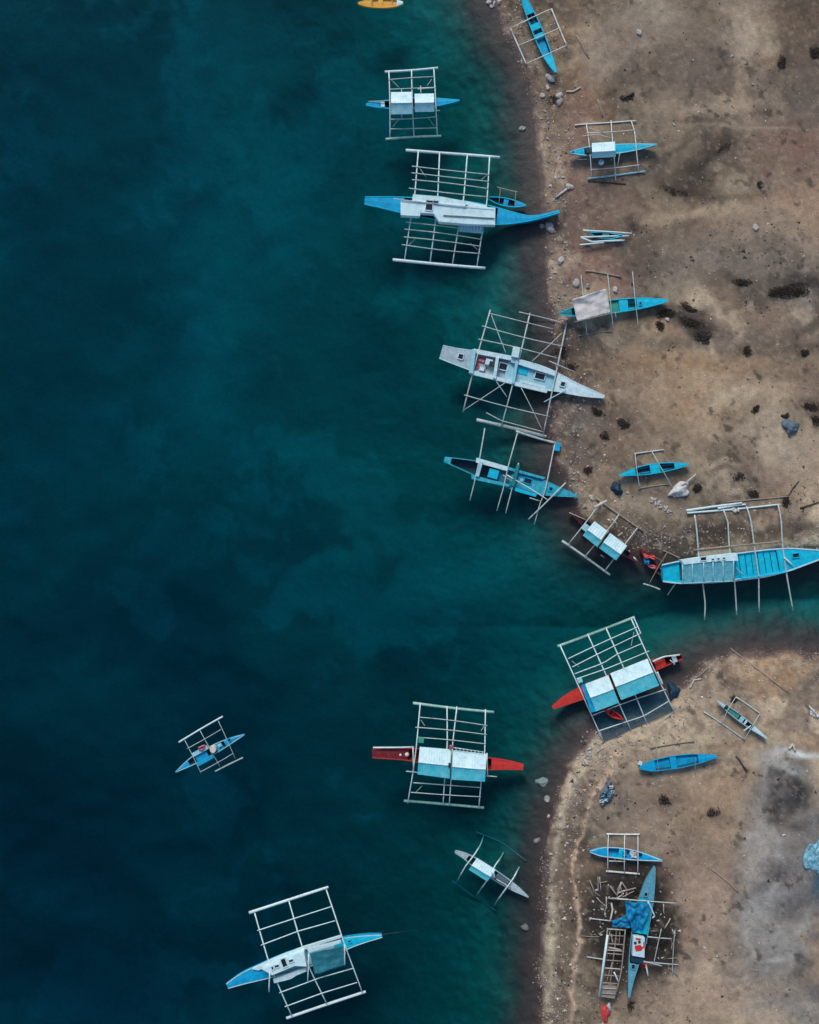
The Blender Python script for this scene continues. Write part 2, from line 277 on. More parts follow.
# pale crest along the ridge of the southern beach, darker damp strip seaward of it
r1, r2 = ridges(GX, GY)
track = smooth(12, 4, np.abs(line_dist(GX, GY, CREST) - 12)) * (m_ > .3) * smooth(735, 770, GY) * (GX < np.interp(GY, [757,785,860,1024], [612,598,573,571]))
C = lerp(C, (0.20, 0.155, 0.125), track * .5)
C = lerp(C, (0.60, 0.46, 0.37), np.clip(r1, 0, 1) * .85)
C = lerp(C, (0.50, 0.44, 0.36), np.clip(r2, 0, 1) * .85)
_pv = np.array((.285, .222, .172)); C = _pv * (np.clip(C, .01, 1) / _pv) ** 1.32
# speckle of grit, thicker near the water
C *= (1 + (N5 - .5)[..., None] * 0.5 + (fbm(GX, GY, 3.6, 47, 2, .8) - .5)[..., None] * (.30 + .5 * np.exp(-np.abs(m_ - 1) / 2.5))[..., None])
spk = fbm(GX, GY, 4.2, 61, 2, .6)
near = np.exp(-np.maximum(m_, 0) / 2.2)
C = lerp(C, (0.52, 0.47, 0.41), smooth(.66, .80, spk) * (0.25 + .6 * near))
spd = fbm(GX, GY, 8, 62, 3, .6)
C = lerp(C, (0.075, 0.06, 0.05), smooth(.64, .74, spd) * smooth(.46, .62, N2 * .5 + N3 * .5) * .75)
# wet sand at the edge, reddish silt under the shallows, then paler sand with weed further out
C *= np.array((.83, .755, .635))
wet = smooth(0.50, 0.02, m_ + (N3 - .5) * 1.3 + (N2 - .5) * .6) 
C = lerp(C, (0.088, 0.055, 0.047), wet * .92)
silt = smooth(0.3, -1.0, m_)
C = lerp(C, (0.082, 0.048, 0.044), silt * .85)
C = np.where((m_ < .4)[..., None], C * (0.72 + .56 * N3)[..., None], C)
out = smooth(-1.3, -4.4, m_ + (N3 - .5) * 1.5)
bed = np.empty_like(C); bed[:] = (0.13, 0.275, 0.225)
bed = lerp(bed, (0.09, 0.20, 0.18), smooth(.46, .62, fbm(GX, GY, 210, 71, 5, .55)) * .85)
bed = lerp(bed, (0.42, 0.54, 0.48), smooth(.53, .64, fbm(GX + W1 * .6, GY + W2 * .6, 95, 72, 6, .62)) * .50)
bx_ = fbm(GX, GY, 60, 73, 4, .6)
for (px, py, rx, ry, k) in [(205,275,50,90,.5),(185,385,40,40,.45),(215,30,50,40,.4),(270,200,60,80,.35),(130,200,26,40,.3),(365,832,16,5,.7),(420,20,50,40,.5),(200,370,22,16,.4),(470,560,70,60,.4),(520,600,60,40,.5)]:
    q = ((GX - px + warpx) / rx) ** 2 + ((GY - py + warpy) / ry) ** 2
    bed = lerp(bed, (0.50, 0.62, 0.54), np.exp(-q) * k * np.clip(.4 + 1.2 * bx_, 0, 1))
for (px, py, rx, ry, k) in [(30,500,90,600,.85),(90,120,60,90,.5),(330,280,60,110,.35),(170,560,80,90,.5),(350,900,120,120,.4),(120,900,150,120,.5),(20,880,60,30,.5),(400,60,30,26,.5)]:
    q = ((GX - px + warpx * 1.5) / rx) ** 2 + ((GY - py + warpy * 1.5) / ry) ** 2
    bed = lerp(bed, (0.09, 0.225, 0.195), np.exp(-q) * k)
bed *= np.interp(m_, [-40, -26, -12, -2], [.92, .80, .52, .46])[..., None]
C = C * (1 - out[..., None]) + bed * out[..., None]
C = np.clip(C, 0.004, 0.8)
damp = np.clip(wet, 0, 1)

def grid_mesh(name, X, Y, Z):
    ni, nj = X.shape
    me = bpy.data.meshes.new(name)
    v = np.stack([X, Y, Z], -1).reshape(-1, 3).astype(np.float32)
    idx = np.arange(ni * nj).reshape(ni, nj)
    q = np.stack([idx[:-1, :-1], idx[:-1, 1:], idx[1:, 1:], idx[1:, :-1]], -1).reshape(-1, 4)
    me.vertices.add(len(v)); me.vertices.foreach_set('co', v.ravel())
    me.loops.add(q.size); me.loops.foreach_set('vertex_index', q.ravel().astype(np.int32))
    me.polygons.add(len(q)); me.polygons.foreach_set('loop_start', (np.arange(len(q)) * 4).astype(np.int32))
    me.polygons.foreach_set('use_smooth', np.ones(len(q), bool))
    me.update(); me.validate()
    return me
me = grid_mesh('ground', (GX - 409.5) * S, (512 - GY) * S, GZ)
if me.polygons[0].normal.z < 0: me.flip_normals()
ca = me.color_attributes.new('soil', 'FLOAT_COLOR', 'POINT')
ca.data.foreach_set('color', np.concatenate([C, damp[..., None]], -1).reshape(-1).astype(np.float32))
m, t, b = mat_base('sand')
N, L = t.nodes.new, t.links.new
at = N('ShaderNodeAttribute'); at.attribute_name = 'soil'
geo = N('ShaderNodeNewGeometry')
n1 = N('ShaderNodeTexNoise'); n1.inputs['Scale'].default_value = 2.6; n1.inputs['Detail'].default_value = 5; n1.inputs['Roughness'].default_value = .8
n2 = N('ShaderNodeTexNoise'); n2.inputs['Scale'].default_value = 11.0; n2.inputs['Detail'].default_value = 3; n2.inputs['Roughness'].default_value = .8
for n in (n1, n2): L(geo.outputs['Position'], n.inputs['Vector'])
mr = N('ShaderNodeMapRange'); mr.inputs[1].default_value = .30; mr.inputs[2].default_value = .70; mr.inputs[3].default_value = .84; mr.inputs[4].default_value = 1.16
L(n1.outputs['Fac'], mr.inputs[0])
mr2 = N('ShaderNodeMapRange'); mr2.inputs[1].default_value = .35; mr2.inputs[2].default_value = .65; mr2.inputs[3].default_value = .82; mr2.inputs[4].default_value = 1.18
L(n2.outputs['Fac'], mr2.inputs[0])
mu = N('ShaderNodeMath'); mu.operation = 'MULTIPLY'; L(mr.outputs[0], mu.inputs[0]); L(mr2.outputs[0], mu.inputs[1])
vm = N('ShaderNodeVectorMath'); vm.operation = 'SCALE'; L(at.outputs['Color'], vm.inputs[0]); L(mu.outputs[0], vm.inputs['Scale'])
L(vm.outputs[0], b.inputs['Base Color'])
mr3 = N('ShaderNodeMapRange'); mr3.inputs[3].default_value = .95; mr3.inputs[4].default_value = .55; L(at.outputs['Alpha'], mr3.inputs[0]); L(mr3.outputs[0], b.inputs['Roughness'])
bp = N('ShaderNodeBump'); bp.inputs['Strength'].default_value = .6; bp.inputs['Distance'].default_value = .10
L(n1.outputs['Fac'], bp.inputs['Height']); L(bp.outputs[0], b.inputs['Normal'])
me.materials.append(m)
ground = bpy.data.objects.new('ground', me); COL.objects.link(ground)
ground['kind'] = 'structure'; ground['label'] = 'brown sandy beach with dark stains running down under the water'; 

# ------------------------------------------------------------------ water: closed body with absorbing volume
bm = bmesh.new()
X0, X1, Y0, Y1 = -330, 330, -330, 330
vs = [bm.verts.new(p) for p in [(X0,Y0,-13),(X1,Y0,-13),(X1,Y1,-13),(X0,Y1,-13),(X0,Y0,0),(X1,Y0,0),(X1,Y1,0),(X0,Y1,0)]]
for f in [(3,2,1,0),(4,5,6,7),(0,1,5,4),(1,2,6,5),(2,3,7,6),(3,0,4,7)]: bm.faces.new([vs[i] for i in f])
me = bpy.data.meshes.new('water'); bm.to_mesh(me); bm.free()
m = bpy.data.materials.new('sea_water'); m.use_nodes = True; t = m.node_tree; t.nodes.clear(); N, L = t.nodes.new, t.links.new
o_ = N('ShaderNodeOutputMaterial'); tr = N('ShaderNodeBsdfTransparent'); gl = N('ShaderNodeBsdfGlossy'); gl.inputs['Roughness'].default_value = .06
fr = N('ShaderNodeFresnel'); fr.inputs['IOR'].default_value = 1.20; mx = N('ShaderNodeMixShader')
geo = N('ShaderNodeNewGeometry'); n1 = N('ShaderNodeTexNoise'); n1.inputs['Scale'].default_value = 1.1; n1.inputs['Detail'].default_value = 2
L(geo.outputs['Position'], n1.inputs['Vector'])
bp = N('ShaderNodeBump'); bp.inputs['Strength'].default_value = .25; bp.inputs['Distance'].default_value = .12; L(n1.outputs['Fac'], bp.inputs['Height'])
L(bp.outputs[0], fr.inputs['Normal']); L(bp.outputs[0], gl.inputs['Normal'])
L(fr.outputs[0], mx.inputs[0]); L(tr.outputs[0], mx.inputs[1]); L(gl.outputs[0], mx.inputs[2]); L(mx.outputs[0], o_.inputs['Surface'])
va = N('ShaderNodeVolumeAbsorption'); va.inputs['Color'].default_value = (0.0, 0.863, 0.906, 1); va.inputs['Density'].default_value = 0.80
L(va.outputs[0], o_.inputs['Volume'])
me.materials.append(m)
water = bpy.data.objects.new('water', me); COL.objects.link(water)
water['kind'] = 'structure'; water['label'] = 'dark teal sea water in the bay and inlet'

# ------------------------------------------------------------------ mesh helpers
def mesh_obj(name, verts, faces, mats, parent=None, origin=None, smooth_=False, midx=None):
    me = bpy.data.meshes.new(name)
    o = origin or Vector((0, 0, 0))
    me.from_pydata([tuple(Vector(v) - o) for v in verts], [], faces)
    for k in ([mats] if isinstance(mats, str) else mats): me.materials.append(MATS[k])
    if midx: me.polygons.foreach_set('material_index', midx)
    if smooth_: me.polygons.foreach_set('use_smooth', [True] * len(faces))
    me.update()
    ob = bpy.data.objects.new(name, me); COL.objects.link(ob)
    if parent is not None: ob.parent = parent
    else: ob.location = o
    return ob
def wpos(ob):
    v = Vector(ob.location)
    while ob.parent: ob = ob.parent; v += Vector(ob.location)
    return v
def tag(o, label, cat, group=None, kind=None):
    o['label'] = label; o['category'] = cat
    if group: o['group'] = group
    if kind: o['kind'] = kind
    return o
def tube(pts, rad, n=7, bend=0.0, taper=1.0):
    """tube through world points with a slight natural bend and bamboo nodes"""
    pts = [Vector(p) for p in pts]
    if len(pts) == 2:
        a, c = pts; L_ = (c - a).length; k = max(3, min(10, int(L_ / 0.6)))
        d = (c - a).normalized(); s = d.cross(Vector((0, 0, 1)))
        s = s.normalized() if s.length > 1e-4 else Vector((1, 0, 0))
        amp = bend * L_ * rnd.uniform(-1, 1); a2 = bend * L_ * .35 * rnd.uniform(-1, 1)
        pts = [a.lerp(c, i / k) + s * (amp * math.sin(math.pi * i / k) + a2 * math.sin(2.3 * math.pi * i / k)) for i in range(k + 1)]
    V, F = [], []
    m = len(pts)
    for i, p in enumerate(pts):
        d = (pts[min(i + 1, m - 1)] - pts[max(i - 1, 0)]).normalized()
        s = d.cross(Vector((0, 0, 1)))
        s = s.normalized() if s.length > 1e-3 else Vector((1, 0, 0))
        u = s.cross(d)
        r = rad * (1 + (taper - 1) * i / max(1, m - 1)) * (1 + .07 * rnd.uniform(-1, 1))
        for k in range(n):
            a = 2 * math.pi * k / n
            V.append(p + s * (r * math.cos(a)) + u * (r * math.sin(a)))
    for i in range(m - 1):
        for k in range(n):
            k2 = (k + 1) % n
            F.append((i * n + k, i * n + k2, (i + 1) * n + k2, (i + 1) * n + k))
    F.append(tuple(range(n - 1, -1, -1))); F.append(tuple(range((m - 1) * n, m * n)))
    return V, F
def pole(parent, name, pts, rad, mat, bend=.006, taper=.85, n=7):
    if name in ('cross_beam', 'stringer', 'brace'): rad *= .76
    V, F = tube(pts, rad, n, bend, taper)
    return mesh_obj(name, V, F, mat, parent, wpos(parent) if parent else Vector(pts[0]), True)
def resample(pl, n):
    pl = [Vector(p) for p in pl]; ls = [0]
    for a, c in zip(pl, pl[1:]): ls.append(ls[-1] + (c - a).length)
    out = []
    for i in range(n):
        s = ls[-1] * i / (n - 1)
        k = max(j for j in range(len(ls)) if ls[j] <= s + 1e-9); k = min(k, len(pl) - 2)
        f = (s - ls[k]) / max(1e-9, ls[k + 1] - ls[k]); out.append(pl[k].lerp(pl[k + 1], f))
    return out
def prism(poly, z0, z1, inset=0.0):
    """solid from map polygon, top at z1"""
    n = len(poly)
    top = [P(x, y, z1) for x, y in poly]; bot = [Vector((v.x, v.y, z0)) for v in top]
    area = sum(top[i].x * top[(i + 1) % n].y - top[(i + 1) % n].x * top[i].y for i in range(n))
    if area < 0: top.reverse(); bot.reverse()
    c = sum(top, Vector()) / n
    bev = min(.03, (z1 - z0) * .3)
    mid = [Vector((v.x, v.y, z1 - bev)) for v in top]
    t2 = [c + (v - c) * (1 - bev / max(.2, (v - c).length)) for v in top]
    V = bot + mid + t2
    F = [tuple(range(n - 1, -1, -1)), tuple(range(2 * n, 3 * n))]
    for i in range(n):
        j = (i + 1) % n
        F += [(i, j, n + j, n + i), (n + i, n + j, 2 * n + j, 2 * n + i)]
    return V, F
def rect_px(cx, cy, w, h, rot=0):
    ca, sa = math.cos(R(rot)), math.sin(R(rot))
    return [(cx + dx * ca - dy * sa, cy + dx * sa + dy * ca) for dx, dy in ((-w/2,-h/2),(w/2,-h/2),(w/2,h/2),(-w/2,h/2))]
def cloth(corners, zs, mat, name, parent=None, n=14, crump=.06, sag=0.0, seed=1, thick=.02, floor=None, origin=None, blob=False, fold=0.0):
    """crumpled sheet over four map corners; zs the corner heights"""
    r = np.random.default_rng(seed); ox, oy = r.random(2) * 900
    V, F = [], []
    for i in range(n + 1):
        for j in range(n + 1):
            u, v = i / n, j / n
            if blob:
                a_, b_ = 2*u - 1, 2*v - 1
                dx_, dy_ = a_ * math.sqrt(1 - b_*b_/2), b_ * math.sqrt(1 - a_*a_/2)
                an = math.atan2(dy_, dx_); kk = 1.12 * (1 + .16*math.sin(2*an + seed) + .12*math.sin(3*an + 2*seed) + .09*math.sin(5*an + 3*seed))
                u_, v_ = .5 + dx_*kk/2, .5 + dy_*kk/2
            else: u_, v_ = u, v
            u0, v0 = u, v; u, v = u_, v_
            wts = ((1-u)*(1-v), u*(1-v), u*v, (1-u)*v)
            x = sum(k * c[0] for k, c in zip(wts, corners)); y = sum(k * c[1] for k, c in zip(wts, corners))
            z = sum(k * c for k, c in zip(wts, zs))
            nz = float(fbm(np.array([ox + u * 40]), np.array([oy + v * 40]), 12, seed, 3)[0]) - .5
            n2 = float(fbm(np.array([ox + u * 40]), np.array([oy + v * 40]), 12, seed + 5, 2)[0]) - .5
            u, v = u0, v0
            if fold:
                q_ = math.sin((u * 1.1 + v * .7) * 13 + 5 * n2 + seed) + .7 * math.sin((u * .4 - v * 1.3) * 17 + 6 * nz)
                z += fold * q_ * .5
            x += n2 * crump * 16; y += nz * crump * 16
            z += nz * crump * 4 - sag * 16 * u * (1 - u) * v * (1 - v)
            if floor is not None: z = max(z, floor(x, y) + .015)
            V.append(P(x, y, z))
    top = len(V)
    V += [v - Vector((0, 0, thick)) for v in V]
    q = n + 1
    up = None
    for i in range(n):
        for j in range(n):
            a = (i*q+j, (i+1)*q+j, (i+1)*q+j+1, i*q+j+1)
            if up is None:
                nn = (V[a[1]] - V[a[0]]).cross(V[a[2]] - V[a[0]]); up = nn.z > 0
            if not up: a = a[::-1]
            F += [a, tuple(k + top for k in a[::-1])]
    rim = [i*q for i in range(q)] + [n*q+j for j in range(1, q)] + [i*q+n for i in range(n-1, -1, -1)] + [j for j in range(n-1, 0, -1)]
    for a, c in zip(rim, rim[1:] + rim[:1]): F.append((a, a + top, c + top, c) if up else (c, c + top, a + top, a))
    if parent is not None: org = wpos(parent)
    else: org = P(sum(c[0] for c in corners)/4, sum(c[1] for c in corners)/4, min(zs))
    return mesh_obj(name, V, F, mat, parent, org, True)

# ------------------------------------------------------------------ boat builder
class Boat:
    def __init__(s, name, label, stations, zg=.55, depth=.75, outer='blue_paint', rim='white_paint', inner='bilge_shade', sheer=.22,
                 group='outrigger boats', cat='outrigger boat', base=None, floor_h=None, parent_label=None, hull_name='hull', rimw=.07):
        n = len(stations); mid = stations[n // 2]
        xs = [p[0] for p in stations]; ys = [p[1] for p in stations]
        if base is None:                       # what the middle of the keel rests on
            g = max(gz(p[0], p[1]) for p in stations[1:-1])
            base = (g - .04 + depth - zg) if g > depth - zg - .12 else 0.0
        s.base = base; s.zg = base + zg; s.key = s.zg - depth
        s.floor = max(s.key + .10, floor_h if floor_h is not None else (.05 if base == 0 else s.key + .1))
        s.root = bpy.data.objects.new(name, None); COL.objects.link(s.root); s.root.empty_display_size = .3
        s.root.location = P(mid[0], mid[1], max(0, s.key))
        tag(s.root, label, cat, group)
        s.O = Vector(s.root.location)
        # centreline
        st = [(P(x, y, s.zg), wd * S) for x, y, wd in stations]
        ls = [0]
        for (a, _), (c, _) in zip(st, st[1:]): ls.append(ls[-1] + (Vector((c.x, c.y, 0)) - Vector((a.x, a.y, 0))).length)
        s.len = ls[-1]; K = np.array(ls) / ls[-1]
        def cat_interp(vals):
            v = np.array(vals); d = np.gradient(v, K)
            def f(tq):
                tq = np.clip(tq, 0, 1); i = int(np.clip(np.searchsorted(K, tq) - 1, 0, len(K) - 2)); h = K[i+1] - K[i]; u = (tq - K[i]) / h
                return float(v[i]*(2*u**3-3*u**2+1) + h*d[i]*(u**3-2*u**2+u) + v[i+1]*(-2*u**3+3*u**2) + h*d[i+1]*(u**3-u**2))
            return f
        s.fx, s.fy, s.fw = cat_interp([p.x for p, _ in st]), cat_interp([p.y for p, _ in st]), cat_interp([wd for _, wd in st])
        s.sheer = sheer
        s.axis0 = Vector((st[0][0].x, st[0][0].y)); s.axis1 = Vector((st[-1][0].x, st[-1][0].y))
        V, F, M = [], [], []
        n = 26
        for i in range(n + 1):
            t_ = i / n; c, nn, wd, zt = s.at(t_)
            end = 4 * (t_ - .5) ** 2; zk = s.key + (zt - s.key) * .55 * end ** 3
            fl = min(s.floor + .2 * end ** 3, zt - .04); ri = max(wd - rimw, wd * .35)
            prof = [(-.62 * ri, fl), (-ri, zt - .02), (-ri, zt), (-wd, zt), (-.80 * wd, zk + (zt - zk) * .42), (0, zk), (.80 * wd, zk + (zt - zk) * .42), (wd, zt), (ri, zt), (ri, zt - .02), (.62 * ri, fl)]
            for q, z in prof: V.append(Vector((c.x + nn.x * q, c.y + nn.y * q, z)))
        m = 11
        for i in range(n):
            for k in range(m):
                k2 = (k + 1) % m
                F.append((i*m+k, i*m+k2, (i+1)*m+k2, (i+1)*m+k)); M.append(1 if k in (2, 7) else (2 if k in (0, 1, 8, 9, 10) else 0))
        for i in (0, n):
            F.append(tuple(i*m+k for k in (3, 4, 5, 6, 7))[::(1 if i == 0 else -1)]); M.append(0)
            F.append(tuple(i*m+k for k in (2, 3, 7, 8))[::(1 if i == 0 else -1)]); M.append(1)
        s.hull = mesh_obj(hull_name, V, F, [outer, rim, inner], s.root, s.O, False, M)
        bm = bmesh.new(); bm.from_mesh(s.hull.data); bmesh.ops.recalc_face_normals(bm, faces=bm.faces); bm.to_mesh(s.hull.data); bm.free()
        s.dmax = 1.0; s.zc = s.zg + .10; s.rail = None
    def at(s, t_):
        c = Vector((s.fx(t_), s.fy(t_), 0)); e = .01
        d = Vector((s.fx(min(1, t_ + e)) - s.fx(max(0, t_ - e)), s.fy(min(1, t_ + e)) - s.fy(max(0, t_ - e)), 0)).normalized()
        return c, Vector((-d.y, d.x, 0)), max(.015, s.fw(t_)), s.zg + s.sheer * (2 * t_ - 1) ** 2 * (1 if t_ > .5 else .8)
    def dist(s, p):
        a = s.axis1 - s.axis0; a = a / a.length; q = Vector((p[0], p[1])) - s.axis0
        return abs(a.x * q.y - a.y * q.x)
    def frame(s, zc=None, dmax=None, zf=.06):
        """shape of the outrigger frame: height at the hull, distance of the floats (map units)"""
        if zc is not None: s.zc = s.base + zc
        if dmax is not None: s.dmax = dmax * S
        s.zf = zf; return s
    def zfr(s, x, y, lift=0):
        q = P(x, y, s.zc); d = min(1.0, s.dist(q) / s.dmax)
        lo = surf(x, y) + s.zf
        return lo + (s.zc - lo) * (1 - d ** 1.9) + lift
    def beam(s, pts, r=.06, mat='bamboo', name='cross_beam', lift=0, n=12, bend=.008):
        pl = resample([Vector((x, y, 0)) for x, y in pts], n)
        L_ = (pl[-1] - pl[0]).length; a1 = rnd.uniform(-1, 1) * bend * L_; d = (pl[-1] - pl[0]).normalized()
        out = []
        for i, p in enumerate(pl):
            o = a1 * math.sin(math.pi * i / (n - 1))
            x, y = p.x - d.y * o, p.y + d.x * o
            out.append(P(x, y, s.zfr(x, y, lift)))
        return pole(s.root, name, out, r, mat)
    def beams(s, lst, **k): [s.beam(p, **k) for p in lst]
    def stringer(s, pts, r=.045, mat='bamboo', **k): return s.beam(pts, r, mat, 'stringer', .09, bend=.013, **k)
    def stringers(s, lst, **k): [s.stringer(p, **k) for p in lst]
    def brace(s, pts, r=.03, mat='bamboo', lift=-.04): return s.beam(pts, r, mat, 'brace', lift)
    def float_(s, pts, r=.09, mat='bamboo', z=0.05, name='outrigger_float'):
        pl = resample([Vector((x, y, 0)) for x, y in pts], 10)
        a1 = rnd.uniform(-.6, .6); out = []
        for i, p in enumerate(pl):
            g = gz(p.x, p.y)
            zz = max(z, g + r * .7)
            out.append(P(p.x, p.y + a1 * math.sin(math.pi * i / 9), zz + (.10 * max(0, abs(i - 4.5) - 3) / 1.5)))
        return pole(s.root, name, out, r, mat, taper=.9, n=8)
    def deck(s, name, t0, t1, mat, dz=.02, inset=.05, th=.05, crown=.02, n=8, parent=None):
        if t0 <= .03: t0, inset = 0.0, min(inset, .02)
        if t1 >= .97: t1 = 1.0
        V, F = [], []
        for i in range(n + 1):
            c, nn, wd, zt = s.at(t0 + (t1 - t0) * i / n); wd = max(.01, wd - inset); z = zt - dz
            for q, zz in ((-wd, z), (0, z + crown), (wd, z), (wd, z - th), (-wd, z - th)):
                V.append(Vector((c.x + nn.x * q, c.y + nn.y * q, zz)))
        for i in range(n):
            for k in range(5): F.append((i*5+k, (i+1)*5+k, (i+1)*5+(k+1) % 5, i*5+(k+1) % 5))
        F.append((4, 3, 2, 1, 0)[::-1]); F.append(tuple(n*5+k for k in range(5))[::-1])
        ob = mesh_obj(name, V, F, mat, parent or s.root, s.O)
        bm = bmesh.new(); bm.from_mesh(ob.data); bmesh.ops.recalc_face_normals(bm, faces=bm.faces); bm.to_mesh(ob.data); bm.free()
        return ob
    def planks(s, t0, t1, mat, dz=.02, inset=.05, k=6, name='deck_plank', gap=.12):
        for i in range(k):
            a = t0 + (t1 - t0) * i / k; c = t0 + (t1 - t0) * (i + 1 - gap) / k
            s.deck(name, a, c, mat, dz + rnd.uniform(0, .012), inset, n=2)
    def box(s, name, poly, z0, z1, mat, parent=None):
        V, F = prism(poly, s.base + z0, s.base + z1)
        return mesh_obj(name, V, F, mat, parent or s.root, s.O)
    def hatch(s, cx, cy, w_, h_, rot, z, mat='hatch_shade', frame='white_paint'):
        """solid panel painted with the shade of an opening, inside a raised coaming"""
        h = s.box('hatch', rect_px(cx, cy, w_, h_, rot), z - .05, z + .015, mat)
        f = .9
        for dx, dy, a, c in ((0, -h_/2 - f/2, w_ + 2*f, f), (0, h_/2 + f/2, w_ + 2*f, f), (-w_/2 - f/2, 0, f, h_), (w_/2 + f/2, 0, f, h_)):
            ca, sa = math.cos(R(rot)), math.sin(R(rot))
            s.box('hatch_coaming', rect_px(cx + dx*ca - dy*sa, cy + dx*sa + dy*ca, a, c, rot), z - .05, z + .07, frame, h)
        return h
    def panel(s, name, a, b, c, d, za, zc_, mat, ribs=.20, amp=.009, parent=None):
        """corrugated sheet: edge a-b at height za, edge d-c at height zc"""
        A, B, C_, D = P(*a, s.base + za), P(*b, s.base + za), P(*c, s.base + zc_), P(*d, s.base + zc_)
        L_ = (B - A).length; n = max(4, int(L_ / ribs) * 2)
        V, F = [], []
        for i in range(n + 1):
            t_ = i / n; up = Vector((0, 0, amp if i % 2 else -amp))
            e, f = A.lerp(B, t_) + up, D.lerp(C_, t_) + up
            md = e.lerp(f, .5) - Vector((0, 0, .02 * (1 + math.sin(i * .7))))
            V += [e, md, f, e - Vector((0, 0, .03)), f - Vector((0, 0, .03))]
        for i in range(n):
            p, q = i * 5, (i + 1) * 5
            F += [(p, q, q+1, p+1), (p+1, q+1, q+2, p+2), (p+3, p+4, q+4, q+3), (p, p+3, q+3, q), (p+2, q+2, q+4, p+4)]
        F += [(0, 1, 2, 4, 3), (n*5, n*5+3, n*5+4, n*5+2, n*5+1)]
        ob = mesh_obj(name, V, F, mat, parent or s.root, s.O)
        bm = bmesh.new(); bm.from_mesh(ob.data); bmesh.ops.recalc_face_normals(bm, faces=bm.faces); bm.to_mesh(ob.data); bm.free()
        return ob
    def roof(s, a, b, c, d, f, ze, zr, m_up='roof_white', m_lo='roof_white_shade', posts=True, lo_label=None):
        """gable over corners a,b (upper eave) c,d (lower eave); ridge at fraction f between them"""
        ra = (a[0] + (d[0] - a[0]) * f, a[1] + (d[1] - a[1]) * f); rb = (b[0] + (c[0] - b[0]) * f, b[1] + (c[1] - b[1]) * f)
        s.panel('roof_panel', a, b, rb, ra, ze, zr, m_up)
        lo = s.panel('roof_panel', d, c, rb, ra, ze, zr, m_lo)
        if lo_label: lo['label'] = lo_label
        pole(s.root, 'ridge_pole', [P(*ra, s.base + zr + .02), P(*rb, s.base + zr + .02)], .035, 'bamboo_white')
        if posts:
            cx = (a[0]+b[0]+c[0]+d[0])/4; cy = (a[1]+b[1]+c[1]+d[1])/4
            for q in (a, b, c, d):
                x, y = cx + (q[0]-cx)*.86, cy + (q[1]-cy)*.5
                pole(s.root, 'roof_post', [P(x, y, s.zg - .25), P(x, y, s.base + ze + .05)], .035, 'bamboo')
    def stick(s, name, p0, p1, z0, z1, r=.04, mat='bamboo', mid=None):
        pts = [P(*p0, s.base + z0), P(*p1, s.base + z1)]
        if mid: pts = resample([pts[0], P(*mid, s.base + (z0 + z1) / 2), pts[1]], 9)
        return pole(s.root, name, pts, r, mat)

# ------------------------------------------------------------------ boats afloat, top of the picture downwards
G_FLOAT, G_BEACH = 'outrigger boats moored along the shore', 'outrigger boats drawn up on the sand'

# yellow canoe cut by the top edge
b = Boat('yellow_canoe', 'yellow canoe with pale stern afloat at the top edge of the picture', [(358,4,.8),(365,3.6,3),(375,3,4.6),(386,3,4.8),(396,3.4,3.6),(403,4,1.2)],
         zg=.42, depth=.6, outer='yellow_paint', rim='yellow_paint', inner='yellow_paint', base=0, group=None, cat='canoe')
b.deck('foredeck', .02, .3, 'yellow_paint', .02); b.deck('seat', .45, .55, 'yellow_paint', .04); b.deck('aft_deck', .86, .98, 'white_paint', .0, .01); b.deck('floor_board', .3, .86, 'yellow_paint', .14, .06)
b.frame(.5, 18); b.beam([(372,3),(372,-16)], .035); b.beam([(392,3),(392,-16)], .035); b.float_([(362,-16),(402,-16)], .06)

# small covered boat, two white roof sections
b = Boat('outrigger_boat', 'blue outrigger boat with two white corrugated roofs, nearest the yellow canoe', [(366,105.2,1),(378,104.8,3.2),(390,104.2,4.6),(412,103,5.5),(433,102.2,4.6),(445,101.8,3),(459.5,101.1,.6)],
         zg=.5, depth=.75, outer='blue_paint', rim='cyan_paint', base=0, group=G_FLOAT)
b.frame(.75, 34)
b.deck('foredeck', .74, .985, 'blue_paint', .01, .02); b.deck('aft_deck', .03, .2, 'blue_paint', .01, .02)
b.box('seat', rect_px(382.8,104.3,4,5.2,-3), .45, .62, 'white_paint')
b.float_([(384.9,71.9),(438.1,67.8)], .10, 'bamboo_white'); b.float_([(385.7,139.2),(441.3,136)], .10, 'float_algae', -.02)
b.beams([[(388.9,71.4),(390,138.1)],[(411.6,69.8),(414,137.3)],[(433.8,68.3),(437.3,136.5)]], r=.065, mat='bamboo_white')
b.stringers([[(388.9,79.7),(434.1,76.7)],[(389.4,89.4),(434.5,87.3)],[(389.7,119.4),(436.5,116.7)],[(390,129),(437.4,127.8)]], r=.05)
for q in ([(391.6,80.2),(398.9,87.3)],[(431.7,79.4),(427,85.7)],[(398.4,119.8),(392.9,127)],[(428.6,118.3),(434.1,125.9)]): b.brace(q)
b.roof((391,92.1),(412,91.8),(412.4,114.0),(391.2,114.3),.49, 1.55, 1.95)
b.roof((414.6,93.7),(434,93.4),(434.4,111.6),(415,111.9),.50, 1.50, 1.88)
b.stick('side_pole', (368,101.6),(389,100.5), .65, .8, .035); b.stick('side_pole', (417.5,88.9),(434.1,87.8), .95, .95, .06)
b.stick('outrigger_prop', (401.6,88.9),(401.6,92.5), .9, 1.4, .04); b.stick('outrigger_prop', (401.8,113.5),(401.8,119.5), 1.4, .8, .04); b.stick('outrigger_prop', (420.5,86),(421,93), .9, 1.4, .04)
b.stick('side_pole', (436,110.7),(440,110.6), .8, .8, .04)

